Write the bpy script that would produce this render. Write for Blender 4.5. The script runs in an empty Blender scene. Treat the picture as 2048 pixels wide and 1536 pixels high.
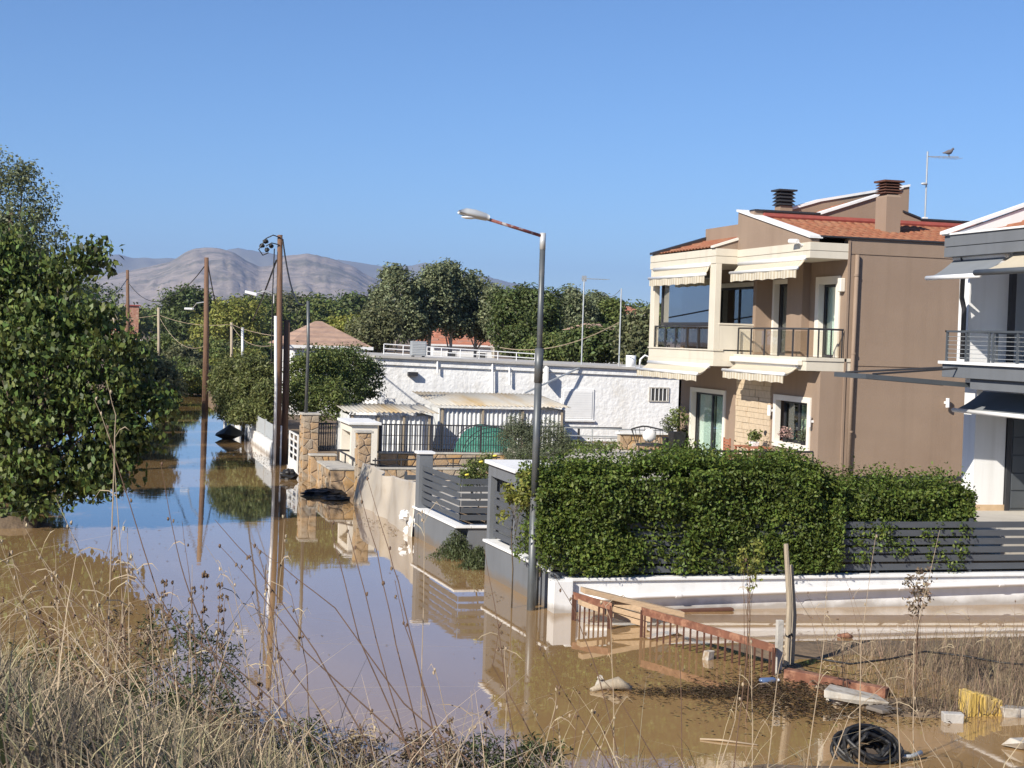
import bpy, math, random
import numpy as np
from mathutils import Vector, Matrix
random.seed(7); RNG = np.random.default_rng(11)
SC = bpy.context.scene; COL = SC.collection
# ------------------------------------------------------------------ camera
F = 3080.0; H = 4.8
YAW = math.radians(15.2); PITCH = math.atan(96/3080.0); ROLL = math.radians(1.8)
fw = np.array([math.sin(YAW)*math.cos(PITCH), math.cos(YAW)*math.cos(PITCH), -math.sin(PITCH)])
_r0 = np.array([math.cos(YAW), -math.sin(YAW), 0]); _u0 = np.cross(_r0, fw)
rt = _r0*math.cos(ROLL)+_u0*math.sin(ROLL); up = -_r0*math.sin(ROLL)+_u0*math.cos(ROLL)
CAM = np.array([0, 0, H])
cd = bpy.data.cameras.new('camera'); cam = bpy.data.objects.new('camera', cd); COL.objects.link(cam)
cd.sensor_width = 36; cd.lens = 36*F/2048; cd.clip_start = 0.3; cd.clip_end = 60000
M = Matrix.Identity(4)
for i in range(3):
    M[i][0] = rt[i]; M[i][1] = up[i]; M[i][2] = -fw[i]; M[i][3] = CAM[i]
cam.matrix_world = M; SC.camera = cam
# ------------------------------------------------------------------ sky, sun, exposure
SUN_AZ = math.radians(180+56); SUN_EL = math.radians(33)
w = bpy.data.worlds.new('World'); SC.world = w; w.use_nodes = True
nt = w.node_tree; bg = nt.nodes['Background']; sky = nt.nodes.new('ShaderNodeTexSky')
sky.sky_type = 'NISHITA'; sky.sun_disc = False; sky.sun_elevation = SUN_EL; sky.sun_rotation = SUN_AZ
sky.air_density = 1.0; sky.dust_density = 0.0; sky.ozone_density = 8.0; sky.altitude = 1500
nt.links.new(sky.outputs[0], bg.inputs[0]); bg.inputs[1].default_value = 0.081
sd = bpy.data.lights.new('sun', 'SUN'); sun = bpy.data.objects.new('sun', sd); COL.objects.link(sun)
sd.energy = 4.6; sd.angle = math.radians(0.53); sd.color = (1.0, 0.93, 0.82)
sdir = Vector((math.sin(SUN_AZ)*math.cos(SUN_EL), math.cos(SUN_AZ)*math.cos(SUN_EL), math.sin(SUN_EL)))
sun.rotation_euler = sdir.to_track_quat('Z', 'Y').to_euler(); sun.location = sdir*50
SC.view_settings.view_transform = 'Standard'; SC.view_settings.look = 'None'
SC.view_settings.exposure = 0.72; SC.view_settings.gamma = 1.0
SC.cycles.use_denoising = True
SC.cycles.max_bounces = 8; SC.cycles.transparent_max_bounces = 12; SC.cycles.volume_bounces = 0
# ------------------------------------------------------------------ pixel -> place helpers (2048x1536 photo pixels)
def ray(px, py): return fw+rt*(px-1024)/F-up*(py-768)/F
def Zp(px, py, z=0.0): d = ray(px, py); return CAM+d*(z-H)/d[2]
def Xp(px, py, x): d = ray(px, py); return CAM+d*x/d[0]
def Yp(px, py, y): d = ray(px, py); return CAM+d*y/d[1]
def Dp(px, py, t): return CAM+ray(px, py)*t
# ------------------------------------------------------------------ materials
MATS = {}
def mat(name, col, rough=0.8, var=0.12, scale=6.0, bump=0.0, bscale=40.0, metal=0.0, spec=0.5, col2=None, c2scale=1.5, c2lo=0.5, c2hi=0.65, stretch=None, island=0.0, trans=0.0, bdist=0.02, tide=0.0, streak=0.0):
    if name in MATS: return MATS[name]
    m = bpy.data.materials.new(name); m.use_nodes = True; t = m.node_tree; N = t.nodes; L = t.links
    b = N['Principled BSDF']; b.inputs['Roughness'].default_value = rough; b.inputs['Metallic'].default_value = metal
    b.inputs['Specular IOR Level'].default_value = spec
    tc = N.new('ShaderNodeTexCoord'); src = tc.outputs['Object']
    if stretch:
        mp = N.new('ShaderNodeMapping'); mp.inputs['Scale'].default_value = stretch; L.new(src, mp.inputs[0]); src = mp.outputs[0]
    n1 = N.new('ShaderNodeTexNoise'); n1.inputs['Scale'].default_value = scale; n1.inputs['Detail'].default_value = 6; L.new(src, n1.inputs['Vector'])
    hsv = N.new('ShaderNodeHueSaturation'); hsv.inputs['Color'].default_value = (*col, 1)
    mr = N.new('ShaderNodeMapRange'); mr.inputs['From Min'].default_value = 0.25; mr.inputs['From Max'].default_value = 0.75
    mr.inputs['To Min'].default_value = 1-var; mr.inputs['To Max'].default_value = 1+var; L.new(n1.outputs[0], mr.inputs[0])
    val = mr.outputs[0]
    if island:
        g = N.new('ShaderNodeNewGeometry'); mi = N.new('ShaderNodeMapRange'); mi.inputs['To Min'].default_value = 1-island; mi.inputs['To Max'].default_value = 1+island
        L.new(g.outputs['Random Per Island'], mi.inputs[0]); mm = N.new('ShaderNodeMath'); mm.operation = 'MULTIPLY'
        L.new(val, mm.inputs[0]); L.new(mi.outputs[0], mm.inputs[1]); val = mm.outputs[0]
        hr = N.new('ShaderNodeMapRange'); hr.inputs['To Min'].default_value = 0.5-0.05*island; hr.inputs['To Max'].default_value = 0.5+0.05*island
        fr = N.new('ShaderNodeMath'); fr.operation = 'FRACT'; m7 = N.new('ShaderNodeMath'); m7.operation = 'MULTIPLY'; m7.inputs[1].default_value = 7.13
        L.new(g.outputs['Random Per Island'], m7.inputs[0]); L.new(m7.outputs[0], fr.inputs[0]); L.new(fr.outputs[0], hr.inputs[0]); L.new(hr.outputs[0], hsv.inputs['Hue'])
    L.new(val, hsv.inputs['Value']); out = hsv.outputs[0]
    if col2:
        n2 = N.new('ShaderNodeTexNoise'); n2.inputs['Scale'].default_value = c2scale; n2.inputs['Detail'].default_value = 8; n2.inputs['Roughness'].default_value = 0.65
        L.new(src, n2.inputs['Vector']); r2 = N.new('ShaderNodeMapRange'); r2.inputs['From Min'].default_value = c2lo; r2.inputs['From Max'].default_value = c2hi
        L.new(n2.outputs[0], r2.inputs[0]); mx = N.new('ShaderNodeMix'); mx.data_type = 'RGBA'
        L.new(r2.outputs[0], mx.inputs['Factor']); L.new(out, mx.inputs['A']); mx.inputs['B'].default_value = (*col2, 1); out = mx.outputs['Result']
    if streak:
        ms_ = N.new('ShaderNodeMapping'); ms_.inputs['Scale'].default_value = (2.2, 2.2, .12); L.new(tc.outputs['Object'], ms_.inputs[0]); n4 = N.new('ShaderNodeTexNoise'); n4.inputs['Scale'].default_value = 1.6; n4.inputs['Detail'].default_value = 7; L.new(ms_.outputs[0], n4.inputs['Vector'])
        r4 = N.new('ShaderNodeMapRange'); r4.inputs['From Min'].default_value = .50; r4.inputs['From Max'].default_value = .78; r4.inputs['To Max'].default_value = streak; L.new(n4.outputs[0], r4.inputs[0])
        x4 = N.new('ShaderNodeMix'); x4.data_type = 'RGBA'; L.new(r4.outputs[0], x4.inputs['Factor']); L.new(out, x4.inputs['A']); x4.inputs['B'].default_value = (col[0]*.62, col[1]*.60, col[2]*.56, 1); out = x4.outputs['Result']
    if tide:
        gp = N.new('ShaderNodeNewGeometry'); sz = N.new('ShaderNodeSeparateXYZ'); L.new(gp.outputs['Position'], sz.inputs[0]); n5 = N.new('ShaderNodeTexNoise'); n5.inputs['Scale'].default_value = 2.0; n5.inputs['Detail'].default_value = 6; L.new(gp.outputs['Position'], n5.inputs['Vector'])
        a5 = N.new('ShaderNodeMath'); a5.operation = 'MULTIPLY_ADD'; a5.inputs[1].default_value = -.35; L.new(n5.outputs[0], a5.inputs[0]); L.new(sz.outputs[2], a5.inputs[2])
        r5 = N.new('ShaderNodeMapRange'); r5.inputs['From Min'].default_value = tide-.20; r5.inputs['From Max'].default_value = tide-.06; r5.inputs['To Min'].default_value = .62; r5.inputs['To Max'].default_value = 0; L.new(a5.outputs[0], r5.inputs[0])
        x5 = N.new('ShaderNodeMix'); x5.data_type = 'RGBA'; L.new(r5.outputs[0], x5.inputs['Factor']); L.new(out, x5.inputs['A']); x5.inputs['B'].default_value = (.16, .115, .07, 1); out = x5.outputs['Result']
    L.new(out, b.inputs['Base Color'])
    if bump:
        n3 = N.new('ShaderNodeTexNoise'); n3.inputs['Scale'].default_value = bscale; n3.inputs['Detail'].default_value = 5; L.new(src, n3.inputs['Vector'])
        bp = N.new('ShaderNodeBump'); bp.inputs['Strength'].default_value = bump; bp.inputs['Distance'].default_value = bdist
        L.new(n3.outputs[0], bp.inputs['Height']); L.new(bp.outputs[0], b.inputs['Normal'])
    if trans:
        tr = N.new('ShaderNodeBsdfTranslucent'); L.new(out, tr.inputs[0]); ms = N.new('ShaderNodeMixShader'); ms.inputs[0].default_value = trans
        L.new(b.outputs[0], ms.inputs[1]); L.new(tr.outputs[0], ms.inputs[2]); L.new(ms.outputs[0], N['Material Output'].inputs[0])
    MATS[name] = m; return m
def glass(name, tint, refl=0.12, rough=0.01):
    m = bpy.data.materials.new(name); m.use_nodes = True; t = m.node_tree; N = t.nodes; L = t.links; N.remove(N['Principled BSDF'])
    tr = N.new('ShaderNodeBsdfTransparent'); tr.inputs[0].default_value = (*tint, 1)
    gl = N.new('ShaderNodeBsdfGlossy'); gl.inputs['Roughness'].default_value = rough; gl.inputs[0].default_value = (.9, .93, .95, 1)
    fr = N.new('ShaderNodeLayerWeight'); fr.inputs[0].default_value = .5; pw = N.new('ShaderNodeMath'); pw.operation = 'POWER'; pw.inputs[1].default_value = 4.0; L.new(fr.outputs['Facing'], pw.inputs[0]); ad = N.new('ShaderNodeMath'); ad.use_clamp = True; ad.inputs[1].default_value = refl
    L.new(pw.outputs[0], ad.inputs[0]); ms = N.new('ShaderNodeMixShader'); L.new(ad.outputs[0], ms.inputs[0]); L.new(tr.outputs[0], ms.inputs[1]); L.new(gl.outputs[0], ms.inputs[2])
    L.new(ms.outputs[0], N['Material Output'].inputs[0]); MATS[name] = m; return m
def stripes(name, c1, c2, axis, freq):
    m = mat(name, c1, 0.9, 0.06, 3); N = m.node_tree.nodes; L = m.node_tree.links; b = N['Principled BSDF']
    tc = N.new('ShaderNodeTexCoord'); sx = N.new('ShaderNodeSeparateXYZ'); L.new(tc.outputs['Object'], sx.inputs[0])
    a = N.new('ShaderNodeMath'); a.operation = 'MULTIPLY'; a.inputs[1].default_value = freq; L.new(sx.outputs[axis], a.inputs[0])
    f = N.new('ShaderNodeMath'); f.operation = 'FRACT'; L.new(a.outputs[0], f.inputs[0]); g = N.new('ShaderNodeMath'); g.operation = 'GREATER_THAN'; g.inputs[1].default_value = 0.5; L.new(f.outputs[0], g.inputs[0])
    old = b.inputs['Base Color'].links[0].from_socket; mx = N.new('ShaderNodeMix'); mx.data_type = 'RGBA'
    L.new(g.outputs[0], mx.inputs['Factor']); L.new(old, mx.inputs['A']); mx.inputs['B'].default_value = (*c2, 1); L.new(mx.outputs['Result'], b.inputs['Base Color'])
    tr = N.new('ShaderNodeBsdfTranslucent'); L.new(mx.outputs['Result'], tr.inputs[0]); ms = N.new('ShaderNodeMixShader'); ms.inputs[0].default_value = 0.3
    L.new(b.outputs[0], ms.inputs[1]); L.new(tr.outputs[0], ms.inputs[2]); L.new(ms.outputs[0], N['Material Output'].inputs[0]); return m
# ------------------------------------------------------------------ mesh builders
def origin_of(p):
    v = Vector((0, 0, 0))
    while p: v += p.location; p = p.parent
    return v
class MB:
    def __init__(s): s.v = []; s.f = []
    def add(s, pts, faces):
        n = len(s.v); s.v += [tuple(map(float, p)) for p in pts]; s.f += [tuple(i+n for i in f) for f in faces]; return s
    def hexa(s, p): return s.add(p, [(0, 3, 2, 1), (4, 5, 6, 7), (0, 1, 5, 4), (1, 2, 6, 5), (2, 3, 7, 6), (3, 0, 4, 7)])
    def box(s, x0, x1, y0, y1, z0, z1):
        return s.hexa([(x0, y0, z0), (x1, y0, z0), (x1, y1, z0), (x0, y1, z0), (x0, y0, z1), (x1, y0, z1), (x1, y1, z1), (x0, y1, z1)])
    def prism(s, pts, vec):
        n = len(pts); q = [tuple(np.array(p)+np.array(vec)) for p in pts]
        return s.add(list(pts)+q, [tuple(range(n))[::-1], tuple(range(n, 2*n))]+[(i, (i+1) % n, n+(i+1) % n, n+i) for i in range(n)])
    def tube(s, path, r, n=8):
        path = [np.array(p, float) for p in path]; k = len(path); rr = r if isinstance(r, (list, tuple, np.ndarray)) else [r]*k; pts = []
        ref = None
        for i in range(k):
            t = path[min(i+1, k-1)]-path[max(i-1, 0)]; t = t/(np.linalg.norm(t)+1e-9)
            if ref is None: ref = np.array([1., 0, 0]) if abs(t[0]) < .8 else np.array([0, 1., 0])
            a = np.cross(t, ref); a /= np.linalg.norm(a)+1e-9; b = np.cross(t, a); ref = np.cross(a, t)
            for j in range(n):
                an = 2*math.pi*j/n; pts.append(path[i]+rr[i]*(a*math.cos(an)+b*math.sin(an)))
        fs = [(i*n+j, i*n+(j+1) % n, (i+1)*n+(j+1) % n, (i+1)*n+j) for i in range(k-1) for j in range(n)]
        fs += [tuple(range(n))[::-1], tuple(range((k-1)*n, k*n))]
        return s.add(pts, fs)
    def grid(s, fn, nu, nv):
        pts = [fn(i/nu, j/nv) for j in range(nv+1) for i in range(nu+1)]
        return s.add(pts, [(j*(nu+1)+i, j*(nu+1)+i+1, (j+1)*(nu+1)+i+1, (j+1)*(nu+1)+i) for j in range(nv) for i in range(nu)])
    def ball(s, c, r, n=10, m=6, jit=0.0):
        c = np.array(c, float); r = np.array(r if hasattr(r, '__len__') else (r, r, r), float); pts = []
        for j in range(m+1):
            th = math.pi*j/m
            for i in range(n):
                ph = 2*math.pi*i/n; k = 1+random.uniform(-jit, jit)
                pts.append(c+r*k*np.array([math.sin(th)*math.cos(ph), math.sin(th)*math.sin(ph), math.cos(th)]))
        return s.add(pts, [(j*n+i, (j+1)*n+i, (j+1)*n+(i+1) % n, j*n+(i+1) % n) for j in range(m) for i in range(n)])
    def build(s, name, m, parent=None, smooth=False, bev=0.0, kind=None):
        o = origin_of(parent); me = bpy.data.meshes.new(name)
        me.from_pydata([(a-o.x, b-o.y, c-o.z) for a, b, c in s.v], [], s.f); me.materials.append(m if not isinstance(m, str) else MATS[m])
        if smooth: me.polygons.foreach_set('use_smooth', [True]*len(me.polygons))
        me.update(); ob = bpy.data.objects.new(name, me); COL.objects.link(ob); ob.parent = parent
        if bev:
            bm = ob.modifiers.new('bevel', 'BEVEL'); bm.width = bev; bm.segments = 2; bm.limit_method = 'ANGLE'
        if kind: ob['kind'] = kind
        return ob
def tag(o, label, cat, group=None):
    o['label'] = label; o['category'] = cat; o['kind'] = 'thing'
    if group: o['group'] = group
    return o
def thing(name, label, cat, loc, group=None):
    o = bpy.data.objects.new(name, None); COL.objects.link(o); o.location = Vector([float(c) for c in loc]); o.empty_display_size = 0.2
    return tag(o, label, cat, group)
def copy_part(src, parent, loc, name=None):
    c = src.copy(); COL.objects.link(c); c.parent = parent; c.location = Vector(loc); return c
def npmesh(name, V, Q, m, parent=None, kind=None, smooth=False):
    """V (n,3) world coords, Q (k,4) quads or (k,3) tris"""
    o = origin_of(parent); V = V-np.array([o.x, o.y, o.z]); me = bpy.data.meshes.new(name); k, q = Q.shape
    me.vertices.add(len(V)); me.vertices.foreach_set('co', V.astype(np.float32).ravel())
    me.loops.add(k*q); me.loops.foreach_set('vertex_index', Q.astype(np.int32).ravel())
    me.polygons.add(k); me.polygons.foreach_set('loop_start', np.arange(0, k*q, q, dtype=np.int32)); me.polygons.foreach_set('loop_total', np.full(k, q, dtype=np.int32))
    if smooth: me.polygons.foreach_set('use_smooth', np.ones(k, dtype=bool))
    me.materials.append(m if not isinstance(m, str) else MATS[m]); me.update(calc_edges=True)
    ob = bpy.data.objects.new(name, me); COL.objects.link(ob); ob.parent = parent
    if kind: ob['kind'] = kind
    return ob
def unit(a): return a/(np.linalg.norm(a, axis=-1, keepdims=True)+1e-9)
def leaves(name, P, out, size, m, parent, aspect=0.5, droop=0.0, upb=0.5, rnd=0.9, kind=None, sizevar=0.35):
    n = len(P); nrm = unit(out*0.6+RNG.normal(size=(n, 3))*rnd+np.array([0, 0, upb]))
    t = unit(np.cross(nrm, RNG.normal(size=(n, 3)))+np.array([0, 0, -droop])); b = unit(np.cross(nrm, t)); nrm = np.cross(t, b)
    s = size*(1+RNG.uniform(-sizevar, sizevar, (n, 1))); wd = s*aspect*0.5
    V = np.empty((n, 4, 3)); V[:, 0] = P-t*s*.5; V[:, 1] = P+b*wd+nrm*s*.12; V[:, 2] = P+t*s*.5; V[:, 3] = P-b*wd+nrm*s*.12
    return npmesh(name, V.reshape(-1, 3), np.arange(4*n).reshape(n, 4), m, parent, kind)
def clumps(ells, nc, per, cr, fill=0.55):
    """positions on/in a set of ellipsoids (c, r): nc clumps shared by volume, per leaves each"""
    vol = np.array([np.prod(np.array(r))**(2/3) for c, r in ells]); cnt = np.maximum(3, (nc*vol/vol.sum())).astype(int); C = []; O = []
    for (c, r), k in zip(ells, cnt):
        d = unit(RNG.normal(size=(k, 3))); rad = (fill+(1-fill)*RNG.random((k, 1))**0.6); C.append(np.array(c)+d*rad*np.array(r)); O.append(d)
    C = np.concatenate(C); O = np.concatenate(O); k = len(C)
    sz = cr*(0.6+0.8*RNG.random((k, 1, 1))); d = np.clip(RNG.normal(size=(k, per, 3))*0.55, -.95, .95); P = C[:, None]+d*sz*np.array([1, 1, .75])
    return P.reshape(-1, 3), (np.repeat(O[:, None], per, 1)*.5+unit(d)*.8).reshape(-1, 3), C
def tree(name, label, base, ells, nc, per, cr, leaf, m, trunk_r=0.15, bark='bark', group=None, cat='tree', aspect=0.5, droop=0.0, fill=0.5, limbs=14, trunk_top=None, stem='trunk'):
    base = np.array(base, float); t = thing(name, label, cat, base, group); P, O, C = clumps(ells, nc, per, cr, fill); keep = P[:, 2] > base[2]+0.03; P = P[keep]; O = O[keep]
    leaves('crown' if cat == 'tree' else 'foliage', P, O, leaf, MATS[m], t, aspect, droop, rnd=.6 if leaf > .18 else .85)
    cm = np.mean([c for c, r in ells], axis=0); top = np.array(trunk_top) if trunk_top is not None else cm
    mb = MB(); mid = base*.5+top*.5+np.array([random.uniform(-.1, .1), random.uniform(-.1, .1), 0])
    mb.tube([base-np.array([0, 0, .9]), base, mid, top], [trunk_r*1.25, trunk_r*1.1, trunk_r*.75, trunk_r*.35], 8)
    for i in RNG.choice(len(C), min(limbs, len(C)), replace=False):
        f = random.uniform(.35, .9); a = base+(top-base)*f; e = C[i]; k = a*.5+e*.5+np.array([0, 0, -.08*np.linalg.norm(e-a)])
        mb.tube([a, k, e], [trunk_r*.4, trunk_r*.22, trunk_r*.06], 5)
    mb.build(stem, bark, t, smooth=True); return t
def E(px, py, dep, rx, ry, rd=None):
    k = dep/F; return (Dp(px, py, dep), (rx*k, (rd or rx)*k, ry*k))
# base materials
mat('stucco_brown', (.275, .20, .145), .9, .05, 1.2, .25, 25, col2=(.25, .178, .128), c2scale=.5, c2lo=.45, c2hi=.7, streak=.28)
mat('cream', (.60, .55, .45), .7, .05, 1.5, .08, 60, streak=.3)
mat('cream_light', (.70, .66, .58), .7, .04, 1.5)
mat('white_paint', (.74, .74, .73), .8, .05, 1.0, .15, 30, col2=(.70, .69, .66), c2scale=.9, c2lo=.55, c2hi=.75, tide=.06, streak=.35)
mat('white_rough', (.78, .78, .77), .95, .06, 1.0, .38, 5.5, col2=(.62, .58, .51), c2scale=.8, c2lo=.55, c2hi=.8, bdist=.10, streak=.35)
mat('grey_wall', (.135, .145, .158), .8, .08, 1.5, .1, 40, tide=.10, streak=.3)
mat('grey_metal', (.085, .095, .105), .45, .08, 3, metal=.2)
mat('grey_slat', (.075, .082, .092), .55, .10, 2, stretch=(1, 1, 6))
mat('post_grey', (.10, .11, .115), .45, .12, 3, metal=.3, col2=(.16, .155, .15), c2scale=2)
mat('dark_metal', (.03, .03, .034), .5, .1, 3)
mat('black', (.012, .012, .013), .55, .2, 6)
mat('galv', (.48, .50, .50), .45, .12, 5, metal=.5)
mat('lamp_grey', (.55, .56, .55), .45, .06, 5, metal=.3)
mat('rust', (.165, .068, .04), .9, .3, 7, .4, 60, col2=(.30, .15, .09), c2scale=5, c2lo=.5, c2hi=.62)
mat('rust_arm', (.20, .06, .05), .7, .3, 10, col2=(.35, .33, .33), c2scale=8, c2lo=.5, c2hi=.55)
mat('rust_dark', (.10, .042, .026), .9, .3, 9)
mat('wood_pole', (.165, .092, .055), .85, .25, 3, .5, 30, stretch=(6, 6, .5), col2=(.09, .05, .03), c2scale=2, c2lo=.5, c2hi=.65)
mat('wood_grey', (.36, .30, .22), .9, .22, 5, .4, 40, stretch=(8, 8, .6))
mat('wood_plank', (.42, .30, .19), .9, .18, 4, .3, 40, stretch=(.8, 8, 8))
mat('bark', (.10, .075, .05), .95, .3, 10, .5, 30)
mat('bark_pale', (.42, .38, .32), .95, .3, 6)
mat('roof_tile', (.26, .095, .048), .85, .3, 7, col2=(.30, .155, .085), c2scale=2.5, c2lo=.45, c2hi=.7)
mat('roof_tile_old', (.42, .26, .19), .9, .18, 5, col2=(.30, .19, .14), c2scale=1.5)
mat('ridge_red', (.27, .06, .045), .8, .15, 6)
mat('stone', (.38, .26, .15), .9, .16, 5, .5, 18, col2=(.36, .27, .19), c2scale=2.2, c2lo=.45, c2hi=.65, bdist=.03)
mat('stone_ochre', (.40, .25, .115), .9, .16, 5, .5, 18, col2=(.46, .38, .28), c2scale=2.2, bdist=.03)
mat('stone_grey', (.33, .27, .20), .9, .16, 5, .5, 18, col2=(.30, .25, .20), c2scale=2.2, bdist=.03)
mat('mortar', (.40, .34, .27), .95, .1, 8, .4, 40)
mat('stone_veneer', (.50, .40, .28), .9, .12, 9, .3, 30, col2=(.50, .37, .24), c2scale=5, c2lo=.55, c2hi=.75)
mat('concrete', (.42, .40, .37), .95, .12, 3, .4, 25)
mat('concrete_pale', (.42, .395, .35), .95, .2, 4, .4, 25)
mat('white_plastic', (.78, .78, .77), .4, .05, 4)
mat('curtain', (.80, .86, .80), .95, .05, 2)
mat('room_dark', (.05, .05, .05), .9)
mat('blind', (.55, .62, .46), .9, .05, 2)
mat('net_green', (.03, .17, .12), .8, .3, 14, .4, 30, col2=(.10, .26, .20), c2scale=7)
mat('tarp', (.40, .355, .295), .38, .10, 1.3, .15, 7, col2=(.30, .23, .15), c2scale=.9, c2lo=.55, c2hi=.75)
mat('tin', (.47, .45, .40), .6, .15, 2, metal=.2, col2=(.40, .29, .15), c2scale=.9, c2lo=.44, c2hi=.66, stretch=(1, .15, .15))
mat('tin_rust', (.46, .30, .20), .7, .2, 3, metal=.1, col2=(.34, .13, .06), c2scale=1.2, stretch=(1, .2, .2))
mat('tin_white', (.70, .71, .70), .6, .08, 2, metal=.1, col2=(.52, .54, .55), c2scale=1.5)
mat('terracotta', (.34, .13, .07), .7, .12, 5)
mat('flower', (.36, .23, .20), .8, .2, 5, island=.4)
mat('yellow_flower', (.8, .65, .08), .8, .1)
LV = dict(rough=.5, var=.22, spec=.3, island=.5, trans=.32)
mat('leaf_mulberry', (.082, .112, .027), scale=.7, **{**LV, 'island': .7, 'trans': .16})
mat('leaf_poplar', (.19, .215, .115), scale=.7, **LV)
mat('leaf_hedge', (.105, .145, .028), scale=1.4, **{**LV, 'var': .38})
mat('leaf_dark', (.095, .125, .040), scale=.6, **LV)
mat('leaf_mid', (.15, .185, .055), scale=.6, **LV)
mat('leaf_yellow', (.235, .245, .055), scale=.6, **LV)
mat('leaf_olive', (.155, .165, .080), scale=.6, **LV)
mat('leaf_grey', (.13, .15, .085), scale=.8, **LV)
mat('leaf_oleander', (.15, .17, .06), scale=.8, **LV)
DG = dict(rough=.8, var=.25, spec=.2, island=.5, trans=.2)
mat('dry_grass', (.36, .295, .185), scale=.8, **DG)
mat('dry_grass_dark', (.15, .125, .09), scale=.8, **DG)
mat('stalk', (.135, .085, .05), .8, .3, 6, island=.3)
mat('stalk_pale', (.36, .29, .19), .8, .25, 6, island=.3)
mat('weed_green', (.085, .105, .045), scale=.9, **LV)
mat('dead_weed', (.24, .18, .12), scale=.8, **DG)
mat('soil', (.17, .12, .075), .95, .3, 1.5, .7, 6, col2=(.10, .07, .045), c2scale=.6, bdist=.08)
mat('paving', (.45, .42, .37), .9, .1, 2)
glass('pane', (.82, .87, .85), .05); glass('pane_mirror', (.25, .28, .30), .34); glass('rail_glass', (.95, .94, .91), .01)
stripes('awning_cloth', (.62, .54, .40), (.74, .69, .58), 1, 5.5)
# ================================================================== SETTING
def vnoise(x, y, seed=0):
    """smooth value noise on arrays"""
    xi = np.floor(x).astype(int); yi = np.floor(y).astype(int); fx = x-xi; fy = y-yi; fx = fx*fx*(3-2*fx); fy = fy*fy*(3-2*fy)
    def h(a, b):
        n = (a*374761393+b*668265263+seed*1442695041) & 0x7fffffff; n = ((n ^ (n >> 13))*1274126177) & 0x7fffffff; return ((n ^ (n >> 16)) & 0xffff)/65535.0
    return (h(xi, yi)*(1-fx)+h(xi+1, yi)*fx)*(1-fy)+(h(xi, yi+1)*(1-fx)+h(xi+1, yi+1)*fx)*fy
def fbm(x, y, o=4, seed=0):
    s = 0; a = .5
    for i in range(o): s = s+a*(vnoise(x, y, seed+i)-.5); x = x*2.03; y = y*2.03; a *= .5
    return s
def sstep(a, b, x): t = np.clip((x-a)/(b-a), 0, 1); return t*t*(3-2*t)
def ground_z(x, y):
    x = np.asarray(x, float); y = np.asarray(y, float); n = fbm(x*.35, y*.35, 4, 3)
    z = -0.75+n*.3
    # far shore and the left bank behind the big tree
    far = sstep(0, 9, y-(109+8*fbm(x*.08, y*.05, 3, 9)-np.clip(x-7, 0, 60)*.9)); z = z+far*1.25
    left = sstep(0, 4, -(x+4.2+np.clip(45-y, 0, 8)*1.0+3*fbm(x*.2, y*.12, 3, 5))+np.clip(y-70, 0, 40)*.11)*sstep(33, 40, y); z = np.maximum(z, -.75+left*1.25+n*.3)
    isl = np.exp(-(((x+2.0)/2.0)**2+((y-37.6)/.9)**2)); z = z+isl*1.0
    # mud flat with debris in front of the white wall
    flat = sstep(0, 1.6, x-8.3-np.clip(21-y, -2, 6)*.1)*sstep(0, .9, y-16.9)*sstep(0, 1.2, 23.6-y); z = np.maximum(z, -.75+flat*(.78+.18*n*2))
    # embankment under the camera
    toe = 16.2+np.clip(2.6-x, 0, 4.5)*1.35+1.5*fbm(x*.5, y*.3, 3, 21); sl = .235+.02*np.clip(-x, 0, 3)
    b = np.where(y < toe, np.minimum((toe-y)*sl-.15, 3.15)+n*.25, -9); z = np.maximum(z, b)
    return z
gx = np.concatenate([-np.geomspace(13500, 42, 26), np.arange(-40, 40.1, .5), np.geomspace(42, 13500, 26)])
gy = np.concatenate([-np.geomspace(13500, 5, 22), np.arange(-4, 44, .4), np.arange(44, 140, 1.5), np.geomspace(142, 13500, 24)])
GX, GY = np.meshgrid(gx, gy); GZ = ground_z(GX, GY); nx = len(gx); ny = len(gy); I = np.arange(nx*ny).reshape(ny, nx)
Q = np.stack([I[:-1, :-1], I[:-1, 1:], I[1:, 1:], I[1:, :-1]], -1).reshape(-1, 4)
g = npmesh('ground', np.stack([GX, GY, GZ], -1).reshape(-1, 3), Q, 'soil', smooth=True); g['kind'] = 'structure'
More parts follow.
